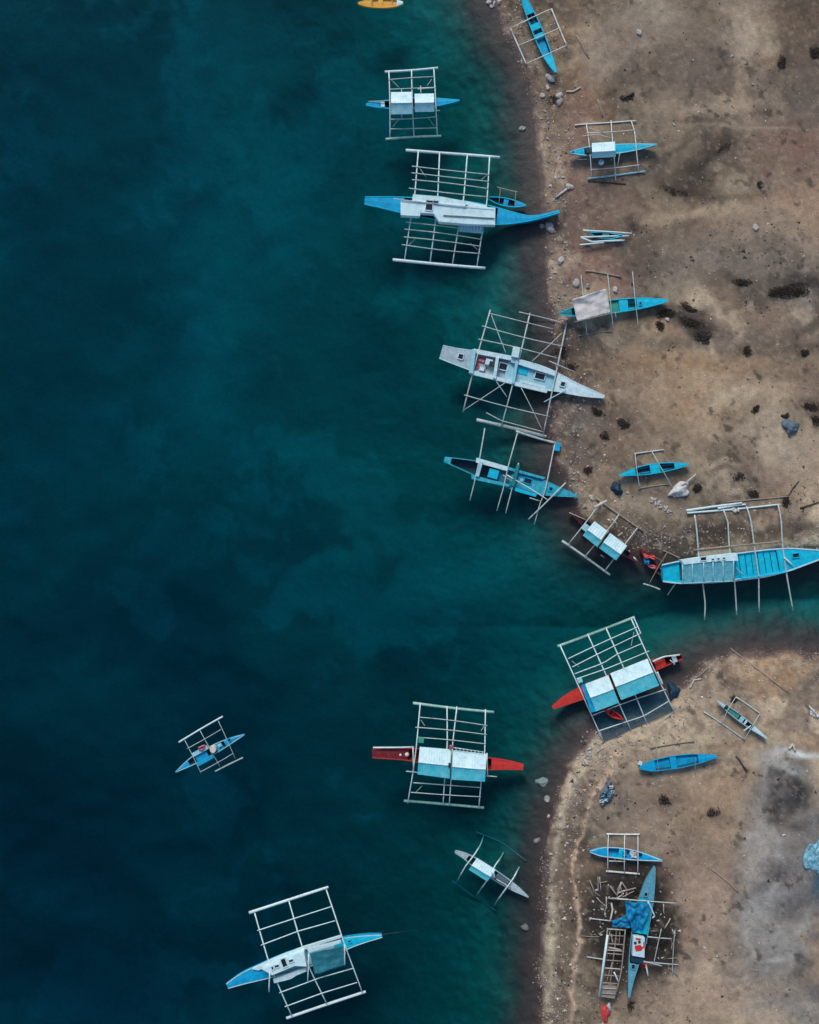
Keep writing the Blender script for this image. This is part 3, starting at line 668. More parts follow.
# long white-decked boat with blue ends
b = Boat('outrigger_boat', 'longest blue outrigger boat with a white cabin roof, its bow touching the shore', [(364.7,201.3,4),(383,203,6),(400.6,205,8),(440,209.5,11),(470,213,11.5),(495.5,216,9),(515,218.2,5.6),(531,218.6,2.6),(545,216,1.9),(558.8,212.6,1.5)],
         zg=.85, depth=1.2, outer='blue_paint', rim='cyan_paint', base=0, group=G_FLOAT, sheer=.35)
b.frame(1.0, 57)
b.deck('foredeck', .68, .99, 'blue_paint', .01, .02); b.deck('aft_deck', .01, .20, 'blue_paint', .03, .04)
b.float_([(405.8,150.3),(499.9,157.4)], .125, 'bamboo_white'); b.float_([(392.7,259.7),(485.3,268.2)], .125, 'bamboo_white')
b.beams([[(418.3,151.5),(414.5,194.4),(410.6,216.9),(404.5,260.5)],[(439.6,152.8),(437.6,195),(435.3,220.8),(430.1,262.6)],[(467.3,155.4),(464,200),(459.6,223.3),(452.4,264.6)],[(489.6,157.0),(486.3,202.8),(481.9,231),(476.8,267)]], r=.075, mat='bamboo_white')
b.stringers([[(411.9,166.2),(489.6,174.6)],[(411.4,172.8),(488.8,181.5)],[(411.9,179.7),(488.3,188.7)],[(408.8,188.2),(487,196.9)],
             [(405.5,222),(482,231)],[(404.5,229.2),(481.9,239.5)],[(403.7,236.9),(481,246.4)],[(401.7,244.6),(480.6,253.6)]], r=.055)
for q in ([(418,166),(426,177)],[(488,174),(480,181)],[(408,246),(415,239)],[(478,250),(470,243)]): b.brace(q)
b.box('side_deck', [(413,194.2),(440,196.2),(466,201),(487,205.4),(487,209),(440,203),(412,201)], .95, 1.30, 'white_paint')
dk = b.box('cabin_roof', [(400.6,200.2),(440,202.5),(495.5,207.6),(495.3,224.8),(470,224.2),(439,221.8),(433.5,213.5),(420,212.6),(419.6,216.2),(400.6,215)], .9, 1.62, 'roof_white')
b.box('roof_board', [(402,200.6),(494,208.6),(494,209.8),(402,201.8)], 1.62, 1.66, 'white_paint', dk)
b.box('roof_board', [(443,214.6),(494,217.8),(494,218.8),(443,215.8)], 1.62, 1.67, 'grey_white_paint', dk)
b.hatch(429.3,205.2,6.4,9.5,5, 1.62); b.hatch(435.8,202.2,4.6,2.4,5,1.62,frame='pale_blue_paint'); b.hatch(466.5,205.6,1.6,1.6,5,1.62)
b.stick('roof_pole', (393,198.6),(466,206.4), 1.7, 1.75, .035); b.stick('roof_pole', (443.5,215.1),(495,218.2), 1.72, 1.72, .03, 'bamboo_brown')
gr = b.box('side_bench', rect_px(471.5,228.2,24,8.4,5), .98, 1.06, 'pale_blue_paint')
for i in range(7): b.box('bench_slat', rect_px(462 + i*3.1, 226.2 + i*.27, 1.3, 6.2, 5), 1.06, 1.12, 'white_paint', gr)
for x, y in ((402,202),(402,214),(494,209),(494,223)): b.stick('roof_post', (x,y),(x,y), .8, 1.6, .05)

# little canoe sheltering by its bow
b = Boat('small_canoe', 'small blue canoe afloat tucked beside the bow of the longest boat', [(487.5,198.3,1),(495,199.8,3.2),(507,202.2,4.2),(517,204.2,3.2),(526,206,.6)],
         zg=.36, depth=.5, outer='blue_paint', rim='cyan_paint', base=0, group=None, cat='canoe')
b.deck('foredeck', .7, .97, 'blue_paint', .01); b.deck('seat', .42, .54, 'blue_paint', .06); b.frame(.45, 14)
b.float_([(497.3,187.4),(517.8,192)], .06, 'bamboo_brown'); b.beam([(500.4,188.7),(499,203)], .035, 'bamboo_brown'); b.beam([(515.8,192),(514.5,206)], .035, 'bamboo_brown')

# weathered grey-white boat
b = Boat('outrigger_boat', 'weathered grey-white outrigger boat with pink clutter in its open cabin', [(441,352.2,7),(452,355.5,8),(470,360,10),(495,366,12.5),(520,372.5,12.8),(545,379,11.5),(560,383.5,8.8),(575,389,6.4),(590,393.5,4.2),(603.8,397.2,1.5)],
         zg=.8, depth=1.1, outer='grey_white_paint', rim='white_paint', inner='pale_blue_paint', base=0, group=G_FLOAT, sheer=.3, floor_h=.35)
b.frame(.98, 60)
b.deck('aft_deck', .01, .21, 'grey_white_paint', .02, .05); b.deck('foredeck', .70, .985, 'white_paint', .02, .05); b.deck('mid_deck', .40, .70, 'pale_blue_paint', .12, .06); b.deck('cabin_floor', .21, .40, 'grey_white_paint', .30, .06)
b.beams([[(490.4,309.9),(463,412.1)],[(530,313.2),(501.4,426.4)],[(566.7,323.1),(543.2,434.1)]], r=.08, mat='bamboo')
b.stringers([[(490.4,313.6),(522,321.5),(553,329)],[(519,312),(566,323.4)],[(482.1,325.9),(563,346.2)],[(478.4,339.1),(557,358)],[(464.1,394.9),(549.8,416.5)],[(486,412.5),(501.4,420.9),(543.2,431.9)]], r=.055)
b.float_([(476.6,419.8),(546.5,436.7)], .14, 'bamboo'); 
for q in ([(491.5,315.4),(505.8,352.7)],[(561.9,333),(532.2,361.1)],[(504.7,383.1),(464,409.9)],[(496,381),(507,397)],[(521.2,387.9),(542,429.7)]): b.beam(q, .045, 'bamboo', 'brace', .05)
for pl in ([(474,348.5),(513,356),(512,360.5),(473,353)],[(512,357.5),(556,371),(555,376),(511,362)],[(471,370),(515,381),(514,384.6),(470,374)],[(515,381.5),(548,389.5),(547,393),(514,385.4)]): b.box('side_deck', pl, .7, 1.02, 'white_paint')
cb = b.box('cabin_wall', [(472,349),(476,349.6),(473,374),(469,373)], .6, 1.25, 'pale_blue_paint')
b.box('cabin_wall', [(496,357),(499,357.6),(496,379),(493,378.2)], .6, 1.2, 'white_paint'); b.box('mast_box', [(513.5,346),(520.5,347.5),(518.5,358),(511.5,356.5)], .9, 1.35, 'white_paint'); b.box('cabin_wall', [(516,359),(518.5,359.6),(514.5,384),(512,383.4)], .6, 1.15, 'pale_blue_paint')
b.hatch(460.8,356.5,4.6,4.6,15,.96); b.hatch(503.6,366.6,8,6,14,.66); b.hatch(540,376.3,9.5,5.5,14,.74); b.hatch(563,384,4,4,16,.92)
b.box('deck_panel', rect_px(523,370.5,10,8,14), .6, .76, 'cyan_paint')
b.box('engine_box', rect_px(489,362,7,6,14), .45, .95, 'white_paint'); b.box('engine', rect_px(491.5,363.5,4.4,4.6,14), .5, 1.0, 'black_metal')
b.box('side_board', rect_px(533,384,26,3,15), .9, .96, 'white_paint'); b.stick('loose_pole', (549,361),(575,372), 1.0, 1.05, .04); b.stick('loose_pole', (544,402),(566,390), .9, 1.0, .05, 'pale_blue_paint'); b.box('deck_step', rect_px(587,392.3,3,3,15), .9, .97, 'pale_blue_paint')
tag(cloth([(477,356),(488,358),(486,372),(475,369)], [.62,.62,.62,.62], 'pink_cloth', 'net_heap', crump=.16, seed=4), 'pink netting heaped in the open cabin of the grey-white boat', 'net')
tag(mesh_obj('white_basin', *prism(rect_px(482,369,5,3.6,14), .5, .78), 'white_paint', None, P(482,369,.5)), 'small white tub beside the pink netting', 'tub')

# cyan boat below it, poles askew
b = Boat('outrigger_boat', 'worn cyan outrigger boat with askew poles below the grey-white boat', [(444.2,459.4,2.6),(456,462.5,4.6),(472,467,7.0),(490,472.5,9.6),(510,478.5,10),(530,484,8.8),(548,489,6.8),(563,492.8,4),(578.4,496.4,.7)],
         zg=.62, depth=.9, outer='worn_cyan', rim='worn_cyan', inner='bilge_shade', base=0, group=G_FLOAT, sheer=.28)
b.frame(.85, 46)
b.deck('foredeck', .72, .985, 'worn_cyan', .02, .05); b.deck('aft_deck', .0, .05, 'worn_cyan', .0, .01); b.deck('mid_deck', .50, .72, 'worn_cyan', .10, .06); b.deck('net_deck', .36, .50, 'tarp_teal', .16, .06)
b.box('engine_cover', rect_px(493.5,474,10,9,16), .4, .82, 'cyan_paint'); b.hatch(528,481,7,4.4,15,.57,frame='blue_paint'); b.hatch(551,489,3.2,3.2,16,.74,frame='cyan_paint'); b.box('deck_box', rect_px(521.5,480.3,3,3,15), .5, .68, 'pale_blue_paint')
b.float_([(516,431.2),(556,443.2)], .10, 'bamboo'); b.beams([[(484.8,428.3),(479,458.8),(474.4,480.6),(469.9,500.7)],[(517.4,433.2),(508.3,465),(503,488.9),(496.9,510.7)],[(518.6,463),(505.6,513.4)],[(555,442.8),(545,493),(541.3,500),(534.2,524.6)]], r=.07, mat='bamboo')
b.beam([(565.8,482.6),(528.4,519.4)], .06, 'bamboo', 'loose_pole', .12)
b.box('side_deck', [(476.5,457.6),(508,466.6),(507,471),(476,462.5)], .55, .86, 'white_paint'); b.box('side_deck', [(508,466.8),(546,477.5),(544,479.4),(507,469.6)], .55, .80, 'worn_cyan')
b.box('side_deck', [(471.5,474.8),(510,484.5),(509,487),(471.5,479)], .5, .80, 'worn_cyan'); b.box('rail_board', [(515.5,487.6),(537,494.4),(536,497),(515,491)], .7, .9, 'cyan_paint')
b.box('cabin_frame', rect_px(479.5,469,3,16,16), .6, .98, 'pale_blue_paint'); b.box('cross_bench', rect_px(515.5,475.5,3.2,22,15), .6, 1.0, 'teal_paint')
b.stick('bent_rail', (507,475),(548.5,500.5), .95, .9, .045, 'bamboo_white', (536,492)); b.stick('side_pole', (529.5,497.8),(540,501), .8, .8, .04)
b.stick('loose_pole', (503,475),(513,482), .8, .8, .035)
tag(mesh_obj('blue_jerrycan', *prism(rect_px(557.6,447,5.4,8,8), gz(557.6,447)-.02, gz(557.6,447)+.35), 'blue_paint', None, P(557.6,447,gz(557.6,447))), 'blue plastic container on the wet edge at the end of an outrigger pole', 'container')

# cyan and white roofed boat in the corner of the inlet
b = Boat('outrigger_boat', 'dark red outrigger boat with white and cyan roof in the corner of the inlet', [(568.4,512.6,.5),(577,518,1.9),(590,528,4.6),(604,539,6.0),(618,549,5.2),(630,556,2.8),(640,564,.7)],
         zg=.5, depth=.75, outer='maroon_paint', rim='maroon_paint', inner='bilge_shade', base=0, group=G_FLOAT)
b.frame(.75, 32)
b.deck('foredeck', .03, .2, 'maroon_paint', .02); b.deck('aft_deck', .84, .98, 'maroon_paint', .02)
b.float_([(562,540.8),(610,575)], .095, 'bamboo'); b.float_([(595.7,497.8),(642.9,530.7)], .085, 'bamboo_brown')
b.beams([[(600.8,502.3),(590,517),(568.7,543.9)],[(619.1,514.2),(613,524),(585.2,556.4)],[(637.4,528),(605.4,570.1)]], r=.07, mat='bamboo')
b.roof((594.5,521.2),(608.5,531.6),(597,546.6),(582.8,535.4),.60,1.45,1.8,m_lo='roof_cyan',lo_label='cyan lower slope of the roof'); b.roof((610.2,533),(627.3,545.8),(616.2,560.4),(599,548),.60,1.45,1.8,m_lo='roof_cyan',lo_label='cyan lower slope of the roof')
b.beam([(608.5,530),(597,547.6)], .05, 'bamboo_brown', 'roof_strap', 1.1)
b.stick('loose_pole', (569,512.5),(586,520), .65, .7, .035, 'driftwood_pale'); b.stick('paddle', (633.6,557),(640.6,564.5), .62, .62, .05, 'bamboo_white')
b.box('deck_box', rect_px(585.6,527.5,6,7,38), .5, .8, 'pale_blue_paint'); b.stick('side_pole', (612,518.6),(617,524), .95, 1, .05, 'driftwood_pale'); b.stick('side_pole', (617.8,536),(622.5,532.5), 1.0,1.0,.05,'driftwood_pale'); b.stick('outrigger_prop', (601,555),(604,557.5), .9, .6, .04)
tag(pole(None, 'driftwood_log', [P(594.4,507.6,surf(594,507)+.9), P(607,500.6,surf(607,500)+.62)], .13, 'driftwood_pale'), 'thick pale driftwood log lying across the red boat\'s outrigger poles', 'log')

# red and blue canoe, half behind the big cyan boat
b = Boat('small_canoe', 'small canoe heaped with red and blue cloth at the big cyan boat\'s stern', [(640,549,.7),(646,556,2.8),(653,564,3.6),(660,572,2.8),(666,578,.7)], zg=.34, depth=.5, outer='dark_red_paint', rim='dark_red_paint', base=0, group=None, cat='canoe')
b.frame(.45, 24); b.deck('foredeck', .03, .25, 'dark_red_paint', .02); b.deck('seat', .6, .7, 'dark_red_paint', .05)
b.float_([(643.3,583.8),(660.2,589.6)], .06, 'bamboo'); b.float_([(663.5,550.6),(680,558.2)], .06, 'bamboo_brown'); b.beam([(649,583.9),(658.5,566.5),(667.5,552)], .04, 'bamboo_brown'); b.beam([(653,556),(664,562)], .035, 'bamboo_brown')
tag(cloth([(643,553.5),(655,555),(656,560),(645,558)], [.5,.5,.5,.5], 'red_cloth', 'red_cloth_bundle', crump=.14, seed=9), 'red cloth bundle on the small canoe', 'cloth')
tag(cloth([(643,557.5),(649,559),(650,565.5),(644,564)], [.45]*4, 'tarp_blue', 'blue_cloth_bundle', crump=.12, seed=10), 'dark blue cloth bundle on the small canoe', 'cloth')
tag(cloth([(648,564.5),(656.5,565.5),(655,569.5),(650,568)], [.44]*4, 'pink_cloth', 'pink_cloth_bundle', crump=.12, seed=12), 'faded pink cloth bundle at the end of the small canoe', 'cloth')

# big cyan boat at the mouth of the inlet
b = Boat('outrigger_boat', 'big bright cyan outrigger boat with white canopy at the inlet, cut by the right edge', [(662,573,8.8),(675,572.4,11),(700,570.6,13),(740,566.6,14),(770,562.5,13.5),(790,559,11.4),(806,556.5,8),(822,554.2,4.5),(838,552,1)],
         zg=.85, depth=1.2, outer='cyan_paint', rim='white_paint', inner='cyan_paint', base=.12, group=G_FLOAT, sheer=.3, floor_h=.45, rimw=.1)
b.frame(.92, 66)
b.deck('foredeck', .66, .985, 'cyan_paint', .05, .10); b.planks(.41, .66, 'cyan_paint', .16, .1, 7); b.deck('aft_deck', .02, .10, 'cyan_paint', .22, .1); b.deck('canopy_floor', .10, .41, 'teal_paint', .36, .1)
b.box('rudder_box', rect_px(674,573,6,9,-3), .5, .72, 'tarp_blue')
b.hatch(796,555.4,6,3.6,-6,.93,frame='cyan_paint')
b.box('canopy_side', [(681,560.2),(700,557.2),(737,553),(738.5,560.6),(712,562),(700,563),(684,564.6)], .85, 1.7, 'roof_white')
b.hatch(703.5,558.8,5.4,3.0,-5,1.7); b.hatch(713,559.6,2,1.6,-5,1.7); b.hatch(718.5,559,2,1.6,-5,1.7); b.hatch(724,558.4,2,1.6,-5,1.7)
xs = [682.5,692.4,703.6,713,723,733.5]
for i in range(len(xs) - 1):
    x0, x1 = xs[i], xs[i+1]; y0 = 564.6 - i*.75; y1 = 582.6 - i*.35
    pn = b.panel('canopy_sheet', (x0+.7,y0),(x1-.5,y0-.7),(x1-.3,y1-.3),(x0+.9,y1), 1.62, 1.40, 'glassy_sheet', ribs=.4, amp=.01)
for i, x in enumerate(xs): b.stick('canopy_rib', (x,564-i*.75),(x+.4,583.2-i*.35), 1.72, 1.5, .055, 'pale_blue_paint')
b.stick('canopy_rail', (682,583.4),(736,581), 1.5,1.5,.05,'pale_blue_paint')
for x, y in ((683,565),(683,582),(736,561),(736,580)): b.stick('canopy_post', (x,y),(x,y), .6, 1.6, .045, 'white_paint')
b.beams([[(694.6,515),(697,530),(698.6,548),(700,566),(703.4,583.8),(705.6,604),(704.6,619.9)],[(723.7,510.6),(727.6,522),(728.5,545.6),(731,566),(734,581.6),(736.8,615)],[(746.4,506.2),(751,520),(754.8,547.3),(757,562),(759.1,577.3),(759.1,612.2)],[(778.1,504),(781.6,520),(783.2,545.6),(785,558),(786.9,571.8),(793,610.7)]], r=.085, mat='bamboo', n=18)
b.float_([(686.3,510.6),(712,506.6),(742,503)], .10, 'bamboo_white', .45); b.float_([(687,513),(733,509),(780,504.4)], .08, 'bamboo_white', .45); b.float_([(718,508.6),(746,504.4)], .09, 'bamboo_white', .5)
b.float_([(727,502),(757,499),(789,496.4)], .05, 'bamboo_brown', .45, 'loose_pole')
b.stringer([(693.6,550),(738,546.2),(782,541.6)], r=.10, mat='bamboo_brown'); b.box('side_plank', [(697,549.4),(731,546.4),(731.6,553),(714,555.4),(697.6,555.8)], .78, .86, 'bamboo_brown')
b.stick('side_rail', (703,581.6),(757,577.4), .95,.95,.05,'pale_blue_paint'); b.stick('side_rail', (741,578.8),(787,572), .96,.98,.05,'cyan_paint'); b.stick('loose_pole', (784,557.4),(793,565.4), 1.05,1.05,.06,'bamboo_white'); b.stick('loose_pole', (736,567.5),(744,576), 1.1,1.0,.05,'pale_blue_paint')
b.stick('steering_pole', (676,582.6),(667.5,595), .6, -.1, .05, 'bamboo')

# red-ended boat aground at the southern point
b = Boat('outrigger_boat', 'red outrigger boat with white and cyan roofs aground at the southern point', [(552.4,707.4,1.6),(566,700,4.6),(582,693,6.6),(605,684.6,8),(628,675.6,8),(648,667,6.6),(664,661.4,5),(681,656,3)],
         zg=.7, depth=.95, outer='red_paint', rim='red_paint', inner='dark_red_paint', base=0, group=G_FLOAT, sheer=.3)
b.frame(.95, 52)
b.deck('foredeck', .01, .27, 'red_paint', .01, .02); b.deck('aft_deck', .80, .88, 'red_paint', .1, .05); b.deck('stern_seat', .93, .96, 'white_paint', .0, .02)
b.float_([(557.6,646.4),(634.7,617.1)], .13, 'float_algae', -.12)
b.beams([[(559.9,645),(603.5,741.7)],[(587.5,633.9),(630.8,730)],[(605.8,627.5),(647,723.8)],[(630.8,617.7),(673.8,710.9)],[(633.5,617),(641,634)]], r=.07, mat='bamboo_white')
b.stringers([[(568.3,658.7),(637.7,626.9)],[(572.2,667.1),(605,651),(639.6,633.9)],[(574.8,673.8),(603.5,663.6),(617,654.8),(641.6,643.7)],[(576.7,678.8),(608.4,667.5),(649.4,650.9)],[(592.7,715.4),(633.8,700.7),(666,689.4)],[(598.6,731),(643.5,716.4),(668.9,701.1)]], r=.055, mat='bamboo_white')
b.brace([(673.8,711),(668,717),(659.2,723.2)]); b.brace([(631,646),(634,632)]); b.brace([(572,661),(579,667)])
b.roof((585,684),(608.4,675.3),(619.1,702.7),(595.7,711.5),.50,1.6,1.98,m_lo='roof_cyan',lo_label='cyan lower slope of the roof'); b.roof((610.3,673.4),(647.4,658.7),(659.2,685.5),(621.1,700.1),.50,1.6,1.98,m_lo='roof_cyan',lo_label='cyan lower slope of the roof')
b.panel('roof_flap', (581.4,685.1),(585.6,683.6),(596.2,711.3),(591.2,712.6),1.62,1.60,'blue_paint')
b.stick('stern_rail', (652.5,661.6),(680,654.8), 1.05,1.15,.07,'bamboo_white',(664,656.6)); b.stick('tiller', (670,660),(675,664), 1.0,1.0,.04,'bamboo_white'); b.stick('stern_rail', (672.6,658),(674.4,665.2), 1.05,1.05,.05,'pale_blue_paint')
b.beam([(657,672),(662.6,684)], .09, 'bamboo_white', 'side_rail', .1); b.box('side_step', rect_px(580,680.5,5,5,-22), .9, 1.0, 'pale_blue_paint')
cloth([(594,713),(664,690),(674,711),(604,742)], [.42,.42,.36,.34], 'net_navy', 'slung_net', b.root, crump=.05, sag=.06, seed=77, n=18, fold=.03)
bo = Boat('red_dinghy', 'small red canoe lying on the dark net under the southern point boat\'s frame', [(604.4,709.5,.8),(610,712.4,3),(616,715.6,3),(622.6,718.6,.6)], zg=.3, depth=.4, outer='red_paint', rim='red_paint', inner='red_paint', group=None, cat='canoe', base=.50)
bo.deck('seat', .4, .55, 'dark_red_paint', .04); bo.deck('foredeck', .05, .3, 'red_paint', .02)

# red-ended boat moored further out
b = Boat('outrigger_boat', 'red outrigger boat with white and cyan roofs moored in deep water', [(372.2,753.2,4.2),(388,753,5.6),(412,754.6,6.6),(430,757.4,8),(450,760,8.2),(472,762.4,7.4),(488,763.6,6.4),(505,764.4,4.8),(523,766.2,3)],
         zg=.7, depth=1.0, outer='red_paint', rim='red_paint', inner='dark_red_paint', base=0, group=G_FLOAT, sheer=.3)
b.frame(.95, 50)
b.deck('foredeck', .79, .99, 'red_paint', .01, .02); b.deck('aft_deck', .01, .24, 'dark_red_paint', .06, .06)
b.float_([(413,703.1),(494,712.2)], .12, 'float_algae', -.05); b.float_([(403.7,800.8),(483.9,807.8)], .12, 'float_algae', -.2)
b.beams([[(420.4,702.5),(416.4,746.4),(413,772.6),(407.7,803.2)],[(447,706.1),(446.6,744.4),(444.2,778.6),(443,804.8)],[(457,706.5),(453,746.4),(451.6,779.6),(449.2,805.2)],[(485.5,709.1),(485.3,752.4),(481.4,782.7),(478.8,808.5)]], r=.07, mat='bamboo_white')
b.stringers([[(419,717.2),(487.5,725.7)],[(415.4,727.3),(486.9,734.7)],[(417.8,737.3),(485.9,744)],[(413.3,782.7),(481.8,787.7)],[(410.9,792.3),(480.8,796.8)]], r=.055)
for q in ([(421,720),(425,726)],[(484,726),(481,731)],[(416,792),(422,786)]): b.brace(q)
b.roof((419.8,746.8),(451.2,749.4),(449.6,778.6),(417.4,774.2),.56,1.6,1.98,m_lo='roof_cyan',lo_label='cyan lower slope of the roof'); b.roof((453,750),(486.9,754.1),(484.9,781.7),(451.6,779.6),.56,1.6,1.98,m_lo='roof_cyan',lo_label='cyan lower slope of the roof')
ld = b.stick('boarding_ladder', (454,747.6),(484,752), 1.6,1.6,.03,'bamboo_white'); lx = b.stick('boarding_ladder', (455,750.6),(484,754.6), 1.62,1.62,.03,'bamboo_white')
for i in range(8): b.stick('ladder_rung', (455.5+i*3.8,747.9+i*.55),(457+i*3.8,750.8+i*.55), 1.62,1.64,.025,'bamboo_white')
b.stick('stern_rail', (373,747.6),(414,747), .98,1.0,.07,'bamboo_white'); b.stick('stern_rail', (413,747),(413.6,771), 1.0,1.0,.05,'bamboo_white'); b.stick('side_pole', (406,771.2),(418,772.6), .95,.95,.05); b.stick('side_pole', (486,775.8),(497,776.8), .9,.9,.05)
b.stick('side_rail', (487,753),(487.6,777), 1.0,1.0,.05,'bamboo_white')
b.box('roof_fitting', rect_px(449.6,765.5,2.6,4.4,5), 1.8, 2.1, 'tarp_navy')
tag(mesh_obj('green_crate', *prism(rect_px(421.2,740.6,5.4,5,5), .9, 1.25), 'green_plastic', None, P(421.2,740.6,.9)), 'green plastic crate on the deep-water red boat\'s outrigger frame', 'crate')
for x, y, r_, mt, lb in ((407,754.6,2.2,'cream_plastic','pale round float on the deep-water red boat\'s stern deck'),(400.4,755,1.3,'white_paint','small white float on the deep-water red boat\'s stern deck')):
    bm = bmesh.new(); bmesh.ops.create_uvsphere(bm, u_segments=12, v_segments=8, radius=r_*S); me = bpy.data.meshes.new('fishing_float'); bm.to_mesh(me); bm.free(); me.materials.append(MATS[mt])
    ob = bpy.data.objects.new('fishing_float', me); COL.objects.link(ob); ob.location = P(x, y, .66 + r_*S); tag(ob, lb, 'float')
tag(cloth([(449,745),(454,745.4),(453.6,749),(449,748.6)], [1.75]*4, 'pink_cloth', 'folded_net', crump=.1, seed=14, n=8), 'small pink net folded at the roof edge of the deep-water red boat', 'net')

# lone small boat far out on the left
b = Boat('outrigger_boat', 'small blue outrigger boat alone out on the dark water at left', [(176,771.6,.5),(186,765,3),(198,757.6,4.6),(210,751.4,4.8),(222,745,4.2),(234,739,2.6),(244.8,734,.5)],
         zg=.4, depth=.6, outer='blue_paint', rim='pale_blue_paint', inner='bilge_shade', base=0, group=G_FLOAT)
b.frame(.55, 27); b.deck('foredeck', .72, .99, 'blue_paint', .01, .02); b.deck('aft_deck', .02, .2, 'blue_paint', .02, .02); b.deck('seat', .58, .68, 'cyan_paint', .06); b.deck('mid_deck', .3, .46, 'blue_paint', .07)
b.float_([(178.7,742.4),(222.7,716.5)], .075, 'bamboo_white'); b.float_([(215,771.5),(242.8,757.7)], .065, 'bamboo')
b.stringers([[(187,748.7),(221,729.4)],[(200.2,772),(233.1,753.4)]], r=.04); b.beams([[(184.8,740.2),(201.3,773.7)],[(200.2,730.8),(220,766.5)],[(218.3,720.9),(235.3,758.8)]], r=.035, mat='bamboo')
b.box('side_deck', [(191.5,753.6),(206.6,745.4),(208.6,748.8),(193.6,757)], .4, .56, 'pale_blue_paint'); b.box('side_deck', [(196,763),(213,755),(214.6,757.6),(198,766.6)], .4, .55, 'blue_paint'); b.hatch(229,740.4,2.4,2.4,-30,.49,frame='blue_paint'); b.box('deck_box', rect_px(219.6,745.4,3.4,3,-30), .4, .58, 'pale_blue_paint')
tag(mesh_obj('cream_drum', *prism([(212.8+3.2*math.cos(a*.628),749.6+3.8*math.sin(a*.628)) for a in range(10)], .4, .95), 'cream_plastic', None, P(212.8,749.6,.4)), 'cream drum standing amidships on the lone left boat', 'drum')
tag(cloth([(198,747),(204.6,744.6),(205.4,748.6),(199,751.4)], [.68]*4, 'pink_cloth', 'pink_net', crump=.1, seed=15, n=8), 'pink net on the side deck of the lone left boat', 'net')

# white and blue boat, bottom left
b = Boat('outrigger_boat', 'white and blue outrigger boat with a teal awning near the bottom edge', [(227.6,985,2.8),(242,978.4,5.6),(262,971.6,8),(285,963.6,10),(310,955.6,10.4),(332,948,8.6),(348,942.6,5.8),(366,938,3.6),(382,934.8,1.6)],
         zg=.8, depth=1.1, outer='blue_paint', rim='white_paint', inner='bilge_shade', base=0, group=G_FLOAT, sheer=.3)
b.frame(.98, 60)
b.deck('foredeck', .70, .99, 'cyan_paint', .01, .03); b.deck('aft_deck', .01, .26, 'blue_paint', .03, .05); b.deck('cabin_floor', .26, .70, 'pale_blue_paint', .12, .06)
b.float_([(249.1,912.8),(328.3,887)], .12, 'bamboo_white'); b.float_([(286.4,1018.2),(365.7,991.6)], .12, 'bamboo_white')
b.beams([[(254.2,911.3),(268.8,959),(278.1,982.9),(291.6,1015.6)],[(288.5,899.5),(303,946.6),(310.3,968.4),(326.9,1004)],[(325.9,888.5),(340.8,935.2),(346.6,951.8),(362.2,992)]], r=.075, mat='bamboo_white')
b.stringers([[(257.4,930.6),(331.7,906.5)],[(261,945.2),(297.8,931),(335.2,920.7)],[(279.2,992.9),(319.6,977.7),(352.8,968.4)],[(284.8,1006.8),(321.7,993.3),(357,982.5)]], r=.06, mat='bamboo_white')
b.box('side_deck', [(252,969.5),(268,961.4),(303,947),(341,935.6),(341.4,937.6),(304,950),(276,963),(258,970.6)], .8, 1.05, 'white_paint')
cb = b.box('cabin_roof', [(262,969.6),(278,961.6),(304,951.2),(306.6,966.6),(295,966),(272,975.4)], .8, 1.65, 'roof_white')
for x, y, w_, h_ in ((272.4,968.4,1.6,3.2),(276.8,966.4,4,2.2),(284,963,4.4,8),(291,961,4,2.2)): b.hatch(x,y,w_,h_,-20,1.65)
b.box('side_bench', [(273,979.6),(298,970.6),(306.4,968),(306.6,971.4),(297,975.4),(290,979.6),(274,983.4)], .75, 1.2, 'white_paint')
cloth([(310,953.4),(344,945.4),(346,965.2),(315,974.8)], [1.62,1.62,1.35,1.35], 'tarp_teal', 'awning', b.root, crump=.08, sag=.10, seed=21, n=18, fold=.04)
b.box('roof_edge', [(307,949),(340.6,940.4),(341,943),(308.4,953)], 1.5, 1.66, 'white_paint')
for p0, p1 in (((344.5,944.5),(344.6,965)),((308.8,953.9),(307.6,982)),((269.8,972.6),(269,991.8))): b.stick('awning_pole', p0, p1, 1.72, 1.45, .055, 'bamboo_white')
for x, y in ((312,955),(343,947),(345,963),(316,972),(265,969),(303,953),(304,964)): b.stick('roof_post', (x,y),(x,y), .6, 1.55, .04, 'bamboo')
b.hatch(349.4,941.6,2,2,-14,.94,frame='cyan_paint'); b.stick('side_pole', (340,956),(346,953.6), 1.0,1.0,.06); b.stick('mooring_rope', (382,934.6),(424,928.6), .95,-1.4,.010,'tarp_slate')

# small pale boat with sunken floats
b = Boat('outrigger_boat', 'pale grey outrigger boat with one white roof and sunken floats near the sand', [(455.2,851.2,1.4),(465,856,3),(476,863,4.8),(490,872,5),(503,880.4,4.6),(515,888,3.4),(528.2,896.4,.5)],
         zg=.5, depth=.75, outer='grey_white_paint', rim='grey_white_paint', inner='bilge_shade', base=0, group=G_FLOAT)
b.frame(.75, 30, -1.9); b.deck('foredeck', .73, .99, 'grey_white_paint', .01, .02); b.deck('aft_deck', .01, .16, 'grey_white_paint', .01, .02); b.deck('mid_deck', .56, .72, 'tarp_slate', .1)
b.beams([[(483.6,836),(480.8,844.4),(474,855),(465.1,866.6),(459.7,876.2),(456,884)],[(506.6,846),(501.2,857.1),(495,865.7),(486.5,881.3),(480.4,889.6),(475,898)],[(523,859),(518.6,868.1),(513,878.2),(504.2,890.4),(497.7,899.6),(493,908)]], r=.075, mat='bamboo_white')
b.float_([(476,832),(502,843),(526,861)], .09, 'tarp_slate', -1.9); b.float_([(452,881),(474,897),(496,911)], .09, 'tarp_slate', -1.9)
